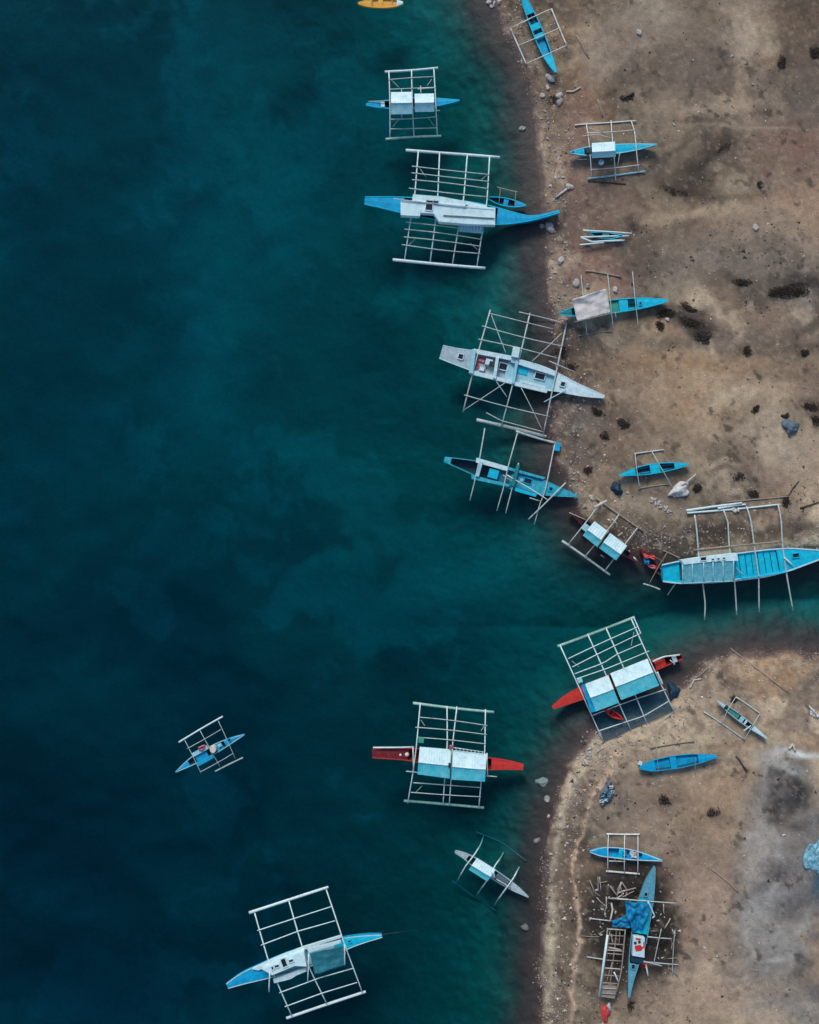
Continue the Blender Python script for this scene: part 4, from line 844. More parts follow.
b.roof((477,858),(495.8,869.8),(487.4,881.6),(468.8,869.8),.62,1.4,1.7,m_lo='roof_cyan',lo_label='cyan lower slope of the roof')
b.stick('mast_stub', (492,872),(494.5,877.6), 1.7,1.4,.09,'bamboo_white'); b.box('deck_box', rect_px(492.4,876,4.4,3.4,32), .5, 1.3, 'white_paint'); b.stick('side_pole', (496,879),(511,888), .7,.72,.05,'bamboo')

# ------------------------------------------------------------------ boats on the sand
b = Boat('outrigger_canoe', 'slim cyan canoe on a square white pole frame at the top of the beach', [(520.6,-8,.8),(525,2,3.2),(531.6,17,4.8),(538,32,5.4),(544,47,5.2),(550.4,62,3.6),(555.6,73,1.2)], zg=.42, depth=.55, outer='cyan_paint', rim='cyan_paint', inner='bilge_shade', group=G_BEACH)
b.frame(.50, 28); b.deck('aft_deck', .02, .27, 'cyan_paint', .01, .02); b.deck('seat', .39, .46, 'cyan_paint', .03, .02); b.deck('seat', .51, .57, 'cyan_paint', .03, .02); b.deck('foredeck', .77, .985, 'cyan_paint', .01, .02); b.deck('floor_board', .57, .77, 'blue_paint', .26, .14)
b.float_([(510.4,28.3),(526.3,64.1)], .07, 'bamboo_cream'); b.float_([(551.3,8.8),(566.5,45.4)], .07, 'bamboo_cream'); b.beams([[(510.4,28.3),(551.3,8.8)],[(518.9,45.2),(559.2,28.1)],[(526.3,63.6),(566.5,45.4)]], r=.05, mat='bamboo_cream'); b.stick('side_pole', (523,22.5),(533,17), .5,.5,.045,'bamboo_cream')

b = Boat('outrigger_boat', 'cyan outrigger boat with a single small white roof on the upper beach', [(569.5,152.9,.8),(578,152.2,3),(590,151,4.8),(604,149.8,5.2),(618,148.6,4.8),(636,147,3.4),(656.4,145,.5)], zg=.5, depth=.62, outer='cyan_paint', rim='pale_blue_paint', inner='cyan_paint', group=G_BEACH)
b.frame(.62, 29); b.deck('foredeck', .53, .99, 'cyan_paint', .01, .03); b.deck('aft_deck', .05, .17, 'cyan_paint', .03, .02)
b.float_([(574.7,124.9),(636.2,120.7)], .06, 'bamboo_cream'); b.float_([(588.1,178.6),(645.3,171.2)], .07, 'pale_blue_paint')
b.beams([[(586.4,124.7),(588.6,139.3),(590.3,158.4),(591.8,178.1)],[(611,120.3),(612.5,141.5),(614.2,158.4),(615.7,181.1)],[(631.4,121.4),(634.7,132),(636.5,152.5),(638.7,172.7)]], r=.055, mat='bamboo_cream'); b.stringers([[(586.4,132.9),(634.7,129.8)],[(590.3,169.6),(639.9,164.7)]], r=.04, mat='bamboo_cream')
b.roof((592,143),(615,141.5),(615.8,156.8),(592.2,158),.60,1.35,1.65); b.box('engine', rect_px(588.6,150.4,5,5,-4), .4, .75, 'black_metal'); b.stick('bent_branch', (582,136.2),(611,138), .5,.6,.035,'driftwood_pale',(598,134.4)); b.stick('bent_branch', (589,128),(603,132), .4,.5,.03,'driftwood_pale'); b.stick('side_pole', (578,159.6),(587,159.2), .3,.3,.035); b.stick('outrigger_prop', (620,152),(617.6,166), .6,.3,.035)
g_ = gz(601,162.6); bm = bmesh.new(); bmesh.ops.create_cone(bm, cap_ends=True, segments=14, radius1=.19, radius2=.22, depth=.3); me = bpy.data.meshes.new('bucket'); bm.to_mesh(me); bm.free(); me.materials.append(MATS['pale_blue_paint']); ob = bpy.data.objects.new('bucket', me); COL.objects.link(ob); ob.location = P(601,162.6,g_+.15); tag(ob, 'pale round bucket under the upper beach boat\'s frame', 'bucket')

b = Boat('dismantled_canoe', 'narrow dismantled blue canoe under loose white poles on the beach', [(590,233.4,.8),(596,234.6,2.6),(605,235.6,3.4),(614,236,2.6),(622,236.2,.8)], zg=.26, depth=.36, outer='blue_paint', rim='cyan_paint', group=None, cat='canoe')
b.deck('seat', .38, .6, 'teal_paint', .0, .02)
for p0, p1, md in (((582.7,230.4),(631.8,233.4),None),((580.5,237.2),(628.9,236),None),((581.4,237.6),(624.5,240.4),(592,241.9)),((579.8,244.8),(604,242.6),None),((595,241.8),(622,240),None)): b.stick('loose_pole', p0, p1, .30, .28, .07, 'bamboo_white', md)

b = Boat('outrigger_canoe', 'cyan canoe half covered by a grey-white tarpaulin on the beach', [(558.6,313.8,.8),(570,312.4,4),(586,310,6),(604,307.6,6.8),(624,305,6.6),(646,302.8,5),(667.2,301,1.4)], zg=.5, depth=.62, outer='cyan_paint', rim='cyan_paint', inner='teal_paint', group=G_BEACH)
b.frame(.62, 36); b.deck('foredeck', .72, .985, 'cyan_paint', .01, .03); b.deck('seat', .56, .64, 'cyan_paint', .05, .04); b.deck('floor_board', .46, .56, 'green_plastic', .2, .1); b.deck('aft_deck', .02, .12, 'teal_paint', .02, .02); b.hatch(640.6,303.4,1.8,2.4,-5,.59,frame='cyan_paint')
cloth([(572.4,299),(605.7,288.7),(610.8,312.6),(577.5,321.2)], [b.base+1.15,b.base+1.15,b.base+.95,b.base+.95], 'tarp_grey', 'tarpaulin', b.root, crump=.08, sag=.06, seed=31, n=20, fold=.018)
b.stick('tarp_pole', (574.9,322),(615,312.6), .95,.95,.04,'bamboo_brown'); b.stick('tarp_pole', (615,312.6),(616,317), .95,.7,.04,'bamboo_white')
b.beams([[(580.9,275),(586.9,334.9)],[(607.7,274.2),(613.4,330.6)],[(632.5,271.6),(638.5,328)]], r=.045, mat='bamboo'); b.float_([(585.5,270.4),(621.4,276.8)], .06, 'bamboo_brown'); b.float_([(578,336),(612,331)], .045, 'bamboo_brown')
for x, y in ((576,301),(603,292),(607,311),(580,318)): b.stick('tarp_post', (x,y),(x,y), .2, 1.0, .03)

b = Boat('outrigger_canoe', 'slender cyan canoe with two open wells beside the white cloth heap', [(618,475.5,.5),(630,472.8,3),(644,470.2,4.8),(658,468,5),(674,466,3.6),(688.4,464.4,.8)], zg=.4, depth=.5, outer='cyan_paint', rim='cyan_paint', inner='bilge_shade', group=G_BEACH)
b.frame(.5, 22); b.deck('foredeck', .80, .985, 'cyan_paint', .01, .02); b.deck('aft_deck', .03, .25, 'cyan_paint', .01, .02); b.deck('seat', .46, .60, 'cyan_paint', .02, .02)
b.float_([(634.1,453.8),(664,449.8)], .065, 'bamboo'); b.float_([(638.3,488.6),(669.5,484)], .05, 'driftwood'); b.beams([[(635,454),(637.4,473),(639.8,488.2)],[(652,451.6),(659,464.4),(673,488.2)]], r=.045, mat='bamboo')

b = Boat('outrigger_canoe', 'solid blue canoe on the southern sand below a thin pole rack', [(639.4,767.6,1.2),(650,766,5),(664,763.8,6.4),(680,761.4,6.6),(698,758.6,5),(716.6,755.8,1)], zg=.45, depth=.56, outer='blue_paint', rim='blue_paint', inner='bilge_shade', group=G_BEACH)
b.frame(.5, 22); b.deck('foredeck', .76, .985, 'blue_paint', .01, .03); b.deck('aft_deck', .03, .2, 'blue_paint', .01, .03); b.deck('seat', .40, .48, 'blue_paint', .03, .04); b.deck('floor_board', .2, .4, 'blue_paint', .26, .16); b.deck('floor_board', .48, .76, 'blue_paint', .24, .16)
b.float_([(650,747.8),(694.3,741)], .06, 'bamboo_brown'); b.beams([[(656.3,747),(658.6,772)],[(700,741.6),(701,764)],[(695.3,757),(695.4,775)],[(675,744.5),(681,738)]], r=.035, mat='bamboo_brown')
ob = mesh_obj('white_jug', *prism(rect_px(640.6,763.6,3.6,3.6,20), gz(640,763)-.02, gz(640,763)+.26), 'white_paint', None, P(640.6,763.6,gz(640,763))); tag(ob, 'small white jug by the tip of the solid blue canoe', 'jug')

b = Boat('outrigger_canoe', 'narrow white-tipped green and dark canoe on the sand near the inlet', [(717.6,701,1),(726,707.4,2.6),(736,715,3.4),(746,722.6,3.2),(756,730,2.4),(766.4,738,.7)], zg=.36, depth=.46, outer='white_paint', rim='grey_white_paint', inner='bilge_wood', group=G_BEACH)
b.frame(.45, 19); b.deck('foredeck', .72, .985, 'white_paint', .01, .02); b.deck('aft_deck', .02, .14, 'white_paint', .01, .02); b.deck('floor_board', .2, .44, 'green_plastic', .12, .06); b.deck('seat', .46, .53, 'pale_blue_paint', .02, .02); b.deck('seat', .56, .59, 'white_paint', .02, .02); b.deck('cross_board', .15, .18, 'black_metal', .0, .0)
b.float_([(735.8,697),(760,713.6)], .065, 'bamboo'); b.float_([(704,712),(744.5,739.5)], .055, 'bamboo'); b.beams([[(735.8,697),(728.6,709),(722,722)],[(760,713.6),(752,727),(743.6,740.6)]], r=.04, mat='bamboo'); b.stick('paddle', (743.6,731),(751,725.6), .42,.44,.05,'bamboo_white')

b = Boat('outrigger_canoe', 'bright blue canoe with square white outrigger frame beside the wrecked boats', [(589.6,851,.8),(600,851.6,4.2),(614,852.6,5.4),(630,854.6,5.4),(645,857,3.6),(662,860,.6)], zg=.45, depth=.56, outer='blue_paint', rim='white_paint', inner='blue_paint', group=G_BEACH)
b.frame(.55, 20); b.deck('foredeck', .72, .985, 'blue_paint', .01, .04); b.deck('aft_deck', .03, .24, 'blue_paint', .01, .03); b.deck('seat', .40, .46, 'cyan_paint', .03, .03); b.deck('seat', .56, .60, 'blue_paint', .03, .03); b.hatch(624,853.6,3,3,4,.4,frame='blue_paint')
b.float_([(606.5,834),(639.8,834.3)], .075, 'bamboo_cream'); b.float_([(606.2,871.1),(639.8,874)], .08, 'bamboo_cream'); b.beams([[(608.4,834.3),(607.8,871.1)],[(624.8,834.3),(624.4,872.4)],[(637.9,834),(637.8,873.7)]], r=.05, mat='bamboo_cream'); b.stick('side_pole', (608.8,861),(625.6,861.6), .3,.3,.04,'bamboo_cream')
tag(cloth([(630,851),(637,852),(636.4,858),(631,857.6)], [b.base+.5]*4, 'tarp_white', 'white_net', crump=.1, seed=41, n=8), 'small white net bundled in the bright blue canoe', 'net')

# tall stripped boat with blue tarpaulin
b = Boat('outrigger_boat', 'stripped pale blue boat under a blue tarpaulin, bow pointing up the picture', [(654.2,866.6,.8),(650.6,880,4.4),(646.4,898,7.4),(641.6,922,8.4),(638.4,942,8),(634.4,960,5.8),(631,978,3),(628.4,996,.8)], zg=.75, depth=.95, outer='faded_blue', rim='faded_blue', inner='bilge_shade', group=G_BEACH, sheer=.3)
b.frame(.85, 40); b.deck('foredeck', .02, .25, 'faded_blue', .01, .04); b.deck('mid_deck', .25, .52, 'cyan_paint', .06, .05); b.deck('aft_deck', .75, .985, 'faded_blue', .02, .04); b.hatch(646,894.6,2.8,3.2,10,.87,frame='faded_blue'); b.hatch(633.4,967,3,4,8,.87,frame='faded_blue')
ec = b.box('engine_cover', [(633.4,936),(645,938.4),(644.6,958),(632.4,956)], .6, 1.12, 'white_paint')
for x, y, r_, mt in ((635.4,943.2,1.6,'black_metal'),(639.4,942.2,1.6,'black_metal')): b.box('cover_vent', [(x+r_*math.cos(a*.785),y+r_*math.sin(a*.785)) for a in range(8)], 1.10, 1.15, mt, ec)
for pl in ([(634.4,946),(640,944.8),(643.6,947.6),(641.4,951),(636,951.6)],[(635.4,938),(641,938.6),(640.6,940.4),(636,940)],[(643.2,942),(644.6,942),(644.4,949),(643.4,948)]): b.box('cover_patch', pl, 1.10, 1.14, 'red_paint', ec)
b.box('stern_thwart', [(631.6,956.4),(644,958.6),(643,964),(631,962)], .6, .95, 'tarp_navy')
b.beams([[(609.2,898.4),(640,900.6),(678.9,903.5)],[(647.7,936.8),(671.7,938.8)],[(639.6,961.7),(678.9,964.9)],[(639,960),(662,966)],[(590,918.4),(612,921)],[(586.8,956.9),(604,959.4)]], r=.07, mat='bamboo')
b.stringers([[(661.3,928.8),(654,962.5)],[(674.9,930),(672.5,975)]], r=.045); b.stick('bent_rail', (648,902),(654.6,916), .95,.8,.07,'bamboo_white',(651,908)); b.stick('bent_rail', (654.6,916),(652.4,918), .8,.7,.07,'bamboo_white'); b.box('bow_board', rect_px(638,906,14,3.4,8), .85, 1.0, 'white_paint')
b.stick('loose_pole', (646,965),(648,976), .4,.3,.07,'bamboo_white')
tp = cloth([(624,901),(650,903),(644,928),(632,932)], [b.base+1.05,b.base+1.0,b.base+1.05,b.base+.95], 'tarp_blue', 'tarpaulin', crump=.22, sag=-.05, seed=51, n=22, fold=.16); tag(tp, 'crumpled bright blue tarpaulin thrown over the stripped pale boat', 'tarpaulin')
tp = cloth([(613,922),(628,914),(630,928),(612,927)], [b.base+.45,b.base+1.0,b.base+.9,b.base+.4], 'tarp_blue', 'tarpaulin', crump=.2, seed=52, n=18, fold=.12); tag(tp, 'loose corner piece of blue tarpaulin over the skeleton boat', 'tarpaulin')
tag(cloth([(640,963),(648,963.6),(647,969),(640,968)], [gz(644,966)+.3]*4, 'red_cloth', 'red_rag', crump=.12, seed=53, n=8), 'dark red rag beside the stern of the stripped pale boat', 'rag')

# skeleton of a hull next to it
g = max(gz(612,940), gz(612,980)); sk = bpy.data.objects.new('boat_skeleton', None); COL.objects.link(sk); sk.location = P(612,960,g); tag(sk, 'bare wooden skeleton of a boat with open ribs beside the stripped boat', 'boat skeleton')
def skp(name, p0, p1, z0, z1, r_=.05, mt='bamboo_brown', par=None, md=None):
    pts = [P(*p0, g+z0)] + ([P(*md, g+(z0+z1)/2)] if md else []) + [P(*p1, g+z1)]
    if md: pts = resample(pts, 9)
    return pole(par or sk, name, pts, r_, mt)
skp('side_rail', (625.4,929),(616.2,993), .75,.8,.055,'driftwood', None, (621.4,972)); skp('side_rail', (607.6,928),(601,992), .75,.8,.055,'driftwood', None, (604.6,962)); skp('keel', (617,926),(608,1000), .08,.2,.07); skp('inner_rail', (613,960),(606,984), .62,.62,.05); skp('inner_rail', (610,930),(607,958), .55,.55,.045); skp('inner_rail', (620,930),(619,945), .55,.55,.045)
for i, (y, xl, xr) in enumerate(((929,607.4,625.2),(935,607,624.6),(943.5,606,624),(950,605.4,623),(953.4,605,622.6),(960,604.6,622),(968,604,621.4),(975,603.4,620.4),(982.6,602.4,619),(988,601.6,618),(993,601,616.6))):
    skp('rib', (xl, y), (xr, y + 1.2), .72, .72, .04 if i % 2 else .05, 'driftwood' if i % 3 else 'driftwood_pale')
    skp('rib_leg', (xl, y), ((xl+xr)/2, y+.6), .70, .12, .04); skp('rib_leg', (xr, y+1.2), ((xl+xr)/2, y+.6), .70, .12, .04)
V, F = prism([(602.6,985),(617,987),(615,999),(601,997)], g+.25, g+.62); mesh_obj('stern_board', V, F, 'driftwood', sk, Vector(sk.location)); skp('loose_lath', (614,972),(618.6,982), .85,.85,.06,'bamboo_white'); skp('floor_board', (611,934),(613,944), .4,.4,.09,'driftwood'); skp('floor_board', (607,947),(621,950), .5,.5,.07,'driftwood_pale')
pl = pole(None, 'bamboo_float', [P(607.6,935,g+.95), P(603.4,965,g+.95), P(599.1,996.4,g+.85)], .10, 'bamboo_white'); tag(pl, 'long white bamboo pole lying along the skeleton boat', 'pole')
pl = pole(None, 'driftwood_stick', resample([P(611.4,903,gz(611,903)+.10), P(612.6,910,gz(612,910)+.5), P(610.4,920,gz(610,920)+.75)], 8), .075, 'driftwood_pale'); tag(pl, 'upright pale crooked stick at the head of the skeleton boat', 'stick')
wp = bpy.data.objects.new('driftwood_pile', None); COL.objects.link(wp); wp.location = P(622,890,gz(622,890)); tag(wp, 'tangled pile of bare branches above the blue tarpaulin', 'wood pile')
for k, (x0, y0, x1, y1) in enumerate(((617,898,621.6,882),(621.6,882,627,890),(627,890,625.4,897),(618,893,626,890.4),(626,890.4,636,888),(610,886,617.4,896),(616,899,624,893),(620.4,886,623,896),(617,890,620,884),(612,898,628,899),(622,897,634,891))):
    zb = gz(x0, y0); pole(wp, 'branch', [P(x0,y0,zb+.1+.05*k), P(x1,y1,zb+.16+.04*k)], .065 if k < 6 else .045, 'driftwood' if k % 3 else 'driftwood_pale', bend=.05)

# ------------------------------------------------------------------ loose things on the beach
def sheet(name, corners, h, mat, label, cat, seed, crump=.12, n=12):
    hs = [gz(*c) + .03 for c in corners]; cx = sum(c[0] for c in corners)/4; cy = sum(c[1] for c in corners)/4
    ob = cloth(corners, hs, mat, name, crump=crump, sag=-h*.8, seed=seed, n=n, floor=lambda x, y: gz(x, y), blob=True, fold=.10); tag(ob, label, cat); return ob
sheet('cloth_heap', [(665.8,496.4),(683.2,478.5),(692.4,489.6),(676,498.4)], .5, 'tarp_white', 'crumpled white sail cloth heap below the slender cyan canoe', 'sail cloth', 61)
sheet('net_pile', [(610,484),(620,482),(623,492),(613,496)], .55, 'tarp_navy', 'dark navy net pile on the sand near the corner of the inlet', 'net pile', 62)
sheet('net_pile', [(667,684),(676,682),(680,694),(671,703)], .6, 'tarp_navy', 'dark net pile beside the stern of the southern point boat', 'net pile', 63)
sheet('tarp_heap', [(783,419),(797,420),(798,433),(786,434)], .5, 'tarp_slate', 'slate blue tarpaulin heap alone near the right edge', 'tarpaulin', 64)
sheet('tarp_heap', [(806,842),(828,838),(830,872),(808,874)], .22, 'tarp_aqua', 'pale aqua plastic sheet heaped at the right edge of the southern sand', 'plastic sheet', 65, crump=.2, n=18)
sheet('plastic_heap', [(600,786),(614,782),(613,798),(601,805)], .25, 'tarp_slate', 'blue and white plastic litter heap on the southern beach ridge', 'litter', 66, crump=.25, n=16)
sheet('red_bag', [(599.6,1007),(609,1005.6),(611,1019),(601,1021)], .5, 'red_cloth', 'bright red bag below the skeleton boat', 'bag', 67, crump=.1)
sheet('white_bag', [(606.6,1003.6),(611,1002.4),(611.6,1010),(607,1009.6)], .45, 'tarp_white', 'small white bag touching the red bag', 'bag', 68, crump=.06, n=8)
sheet('white_rag', [(808,706),(815,709),(819,717),(812,718)], .25, 'tarp_white', 'crooked white rag on the sand by the inlet at right edge', 'rag', 69)
sheet('white_rag', [(731,508),(738,506.6),(740,512),(733,513.4)], .2, 'tarp_white', 'white rag under the big cyan boat\'s upper poles', 'rag', 70, n=8)
k = 71
for x, y in ((603,796),(606,791),(611,787),(606,800),(601.6,801),(609,795),(612.6,792)):
    c = [(x-2,y-1.4),(x+1.8,y-1.8),(x+2,y+1.6),(x-1.6,y+1.8)]
    hs = gz(x, y) + .32; o = cloth([*c], [hs]*4, rnd.choice(['tarp_white','tarp_aqua','pale_blue_paint']), 'plastic_bag', crump=.12, seed=k, n=6); k += 1
    tag(o, 'small pale plastic bag among the blue litter heap', 'plastic bag', 'plastic bags in the litter heap')

def stick(pts, r, mat, label, name='driftwood_stick', cat='stick', z=0.0, bend=.03):
    W = [P(x, y, max(gz(x, y), -.1) + r*.8 + z) for x, y in pts]
    if len(W) > 2: W = resample(W, 10)
    ob = pole(None, name, W, r, mat, bend=bend); tag(ob, label, cat); return ob
stick([(555.7,197.5),(569,187)], .10, 'driftwood_pale', 'pale driftwood stick with a pale stump at its upper end'); 
stick([(566.2,91.5),(573,91.6),(580.6,87.4)], .07, 'driftwood_pale', 'short curved white branch below the slim cyan canoe')
stick([(576,35),(588.8,58.4)], .05, 'driftwood', 'thin dark stick right of the slim cyan canoe'); stick([(597.4,99.3),(602.5,116.9)], .06, 'driftwood', 'thin stick just above the upper beach boat')
stick([(588,181),(610,182.6),(626,184)], .05, 'bilge_wood', 'dark thin branch lying below the upper beach boat'); stick([(729.8,647.8),(760,671),(788.3,692.6)], .05, 'driftwood', 'long thin pole running down into the inlet on its south bank')
stick([(736,756),(746.6,771.6)], .06, 'bilge_wood', 'short dark stick on the sand right of the solid blue canoe'); stick([(682,485.4),(696,474)], .07, 'driftwood_pale', 'pale pole leaning on the white sail cloth', z=.25)
stick([(789,749),(793,744),(795,751)], .10, 'driftwood_pale', 'bent pale branch above the white streak at right', bend=.1); stick([(589.6,880),(594.6,893)], .06, 'driftwood', 'short stick standing left of the wood pile'); stick([(688,682),(699,676),(708,668)], .05, 'driftwood', 'thin branch near the southern point boat\'s stern'); stick([(712,869),(730,884),(738,892)], .06, 'driftwood', 'grey stick partly buried in the southern sand')
stick([(690,688),(694,680),(701,679)], .07, 'driftwood_pale', 'pale forked branch beside the dark net pile', bend=.1); stick([(800,508),(819,502)], .06, 'bilge_wood', 'dark pole at the right edge above the big cyan boat'); stick([(634,93),(622,99)], .11, 'bilge_wood', 'stubby dark log on the upper beach')
stick([(786,500),(793,488),(799,481)], .05, 'bilge_wood', 'thin dark branch at the upper end of the big boat\'s poles')

rt = random.Random(77)
for i in range(16):
    x, y = (rt.uniform(652,674), rt.uniform(908,972)) if i % 2 else (rt.uniform(588,606), rt.uniform(880,950))
    a = rt.uniform(0, 3.14); l = rt.uniform(3, 9)
    o = stick([(x - l*math.cos(a), y - l*math.sin(a)), (x + l*math.cos(a), y + l*math.sin(a))], rt.uniform(.03,.05), rt.choice(['driftwood','driftwood_pale','bamboo_brown']), 'thin broken pole in the tangle right of the stripped boat' if i % 2 else 'thin broken pole on the dark ground left of the skeleton boat', 'broken_pole', 'pole', .03, .06)
    o['group'] = 'broken poles right of the stripped boat' if i % 2 else 'broken poles left of the skeleton boat'

# rocks: a few shared shapes
def rock_mesh(seed, mat):
    r = np.random.default_rng(seed); bm = bmesh.new(); bmesh.ops.create_icosphere(bm, subdivisions=2, radius=1)
    a = r.normal(size=(5, 3))
    for v in bm.verts:
        q = np.array(v.co); k = 1 + sum(.14 * math.sin(2.6 * float(np.dot(w_, q)) + i) for i, w_ in enumerate(a))
        v.co = v.co * k; v.co.z *= .62
    me = bpy.data.meshes.new('rock'); bm.to_mesh(me); bm.free(); me.materials.append(MATS[mat])
    return me
ROCKS = {'rock_grey': [rock_mesh(s_, 'rock_grey') for s_ in range(4)], 'rock_pale': [rock_mesh(s_, 'rock_pale') for s_ in range(4, 8)]}
def rock(x, y, r_, label, mat='rock_grey', group=None, name='rock'):
    ob = bpy.data.objects.new(name, rnd.choice(ROCKS[mat])); COL.objects.link(ob)
    ob.location = P(x, y, gz(x, y) + r_ * S * .22); ob.rotation_euler = (rnd.uniform(-.2,.2), rnd.uniform(-.2,.2), rnd.uniform(0, 6.3))
    ob.scale = (r_*S*rnd.uniform(.9,1.3), r_*S*rnd.uniform(.6,.95), r_*S*rnd.uniform(.7,1.1))
    if r_ > 3: ob.scale = (r_*S*rnd.uniform(.98,1.12), r_*S*rnd.uniform(.88,1.0), r_*S*.9)
    tag(ob, label, 'rock', group); return ob
rock(541.7,782.4,5.2,'largest round boulder in the shallows off the southern beach','rock_pale',name='boulder'); rock(547.4,798.8,3.4,'squarish rock in the shallows just below the largest boulder','rock_pale'); rock(537.2,840.4,3.4,'rounded rock in the shallows level with the bright blue canoe','rock_grey'); rock(525.4,927,3.4,'lone rock in the shallows level with the blue tarpaulin','rock_grey'); rock(548.8,816.4,2.0,'small pale stone at the water line below the two boulders','rock_pale')
rock(522.6,128.8,3.2,'lone pale rock in the shallow water off the upper beach','rock_pale'); rock(550.4,77.6,4.2,'pale block of stone at the tip of the slim cyan canoe','rock_pale'); rock(547.8,87.4,2.4,'small white stone under the pale block','rock_pale'); rock(541.8,95,2.6,'white stone nearer the water than the paired rocks','rock_pale'); rock(559.4,95.6,3.4,'upper of two paired rocks by the curved branch','rock_pale'); rock(559,101.4,3.6,'lower of two paired rocks by the curved branch','rock_grey')
rock(549.6,227.6,4.6,'grey rock touching the bow of the longest boat','rock_pale'); rock(542,226,2.6,'smaller stone seaward of the bow rock','rock_grey'); rock(560.4,260.4,3.4,'pale rock on the shingle above the tarpaulin canoe','rock_pale'); rock(569.6,186.8,3.4,'pale stump-like stone at the end of a driftwood stick','rock_pale'); rock(639.6,32.6,2.8,'lone white round stone on the upper sand','rock_pale'); rock(674,124.8,1.6,'tiny white stone right of the upper beach boat','rock_pale')
rock(756,228,3.2,'lone pale slab on the open sand right of the dismantled canoe','rock_pale'); rock(615,290,3.0,'white stone at the upper corner of the grey tarpaulin','rock_pale'); rock(576,283,4.2,'pale elongated rock left of the tarpaulin canoe poles','rock_pale'); rock(588,286,2.4,'dull stone between the tarpaulin canoe poles','rock_grey'); rock(667,319,1.8,'white stone on the dark weed by the tarpaulin canoe','rock_pale'); rock(761,185,2.2,'pale stone in a dark tuft on the upper right sand','rock_pale'); rock(592,497.6,2.6,'white rock above the roofed boat in the inlet corner','rock_pale')
for x, y, r_ in ((489,2,3),(494,4,2.4),(499,1,2.6),(491,6,2)): rock(x,y,r_,'pale stone in the small cluster at the shore, top edge','rock_pale','stones at the top edge')
for i in range(26):
    y = 100 + i * 8.3 + rnd.uniform(-4, 4); x = 543 + (y - 100) * .045 + abs(rnd.gauss(0, 9))
    rock(x, y, rnd.uniform(.8, 1.6), 'small stone scattered along the northern shoreline', rnd.choice(['rock_pale','rock_grey']), 'small stones along the northern shoreline')
for i in range(16):
    t_ = i / 15; rock(650 + 22*t_ + rnd.uniform(-3,3), 500 + 9*t_*t_ + rnd.uniform(-2.4,2.4) + 6*t_, rnd.uniform(1.0,2.0), 'small pale stone in the row below the slender cyan canoe', 'rock_pale', 'row of stones below the slender canoe')
for i in range(22):
    y = 745 + i * 12 + rnd.uniform(-5, 5); x = np.interp(y, [745,785,850,1024],[598,585,568,560]) + rnd.gauss(0, 10)
    rock(x, y, rnd.uniform(.8, 1.7), 'small stone scattered on the southern beach ridge', rnd.choice(['rock_pale','rock_pale','rock_grey']), 'small stones on the southern ridge')
for i in range(18):
    rock(597 + rnd.gauss(0, 8), 905 + rnd.gauss(0, 26), rnd.uniform(.8, 1.5), 'small white stone on the dark ground left of the skeleton boat', 'rock_pale', 'stones left of the skeleton boat')
for i in range(14):
    rock(660 + rnd.gauss(0, 7), 935 + rnd.gauss(0, 18), rnd.uniform(.7, 1.3), 'small white stone on the dark ground right of the stripped boat', 'rock_pale', 'stones right of the stripped boat')
for i in range(14):
    rock(571 + rnd.gauss(0, 9), 460 + rnd.gauss(0, 22), rnd.uniform(.9, 1.7), 'small stone on the shingle right of the worn cyan boat', rnd.choice(['rock_pale','rock_grey']), 'stones right of the worn cyan boat')
for i in range(16):
    rock(592 + rnd.gauss(0, 6) - .0, 752 + rnd.gauss(0, 11), rnd.uniform(.9, 2.2), 'broken pale stone in the rubble below the southern point boat', 'rock_pale', 'rubble below the southern point boat')

# seaweed clumps: heaps of short dark blades
def blades(cx, cy, rx, ry, n, seed, size=.16, mats=('seaweed',), rot=0, zlift=.0):
    r = np.random.default_rng(seed); V, F = [], []
    ca, sa = math.cos(R(rot)), math.sin(R(rot))
    sub = [(0, 0, .5)] + [(r.uniform(-.75, .75), r.uniform(-.75, .75), r.uniform(.22, .5)) for _ in range(5)]
    sub = [(a * .8, c * .8, max(k, .34)) for a, c, k in sub]
    for i in range(n):
        sx_, sy_, sr_ = sub[int(r.integers(0, 6))]; a, c = r.normal(0, .62, 2); q_ = math.hypot(a, c); a, c = (a / q_, c / q_) if q_ > 1 else (a, c); a, c = sx_ + a*sr_*1.2, sy_ + c*sr_*1.2; x = cx + a*rx*ca - c*ry*sa; y = cy + a*rx*sa + c*ry*ca
        dens = max(0, 1 - a*a - c*c)
        z = gz(x, y) + .01 + zlift + r.random() * .14 * dens
        p = P(x, y, z); t_ = r.random() * 6.28; l = size * r.uniform(.5, 1.5); wd = l * r.uniform(.25, .5)
        d = Vector((math.cos(t_), math.sin(t_), r.uniform(-.1, .5))); s_ = Vector((-d.y, d.x, r.uniform(-.3, .3)))
        k = len(V); V += [p - d*l*.5, p + s_*wd*.5 + Vector((0,0,.03)), p + d*l*.5, p - s_*wd*.5, p - Vector((0,0,.03))]
        F += [(k, k+1, k+2), (k, k+2, k+3), (k, k+3, k+4), (k+3, k+2, k+4), (k, k+4, k+1), (k+1, k+4, k+2)]
    return V, F
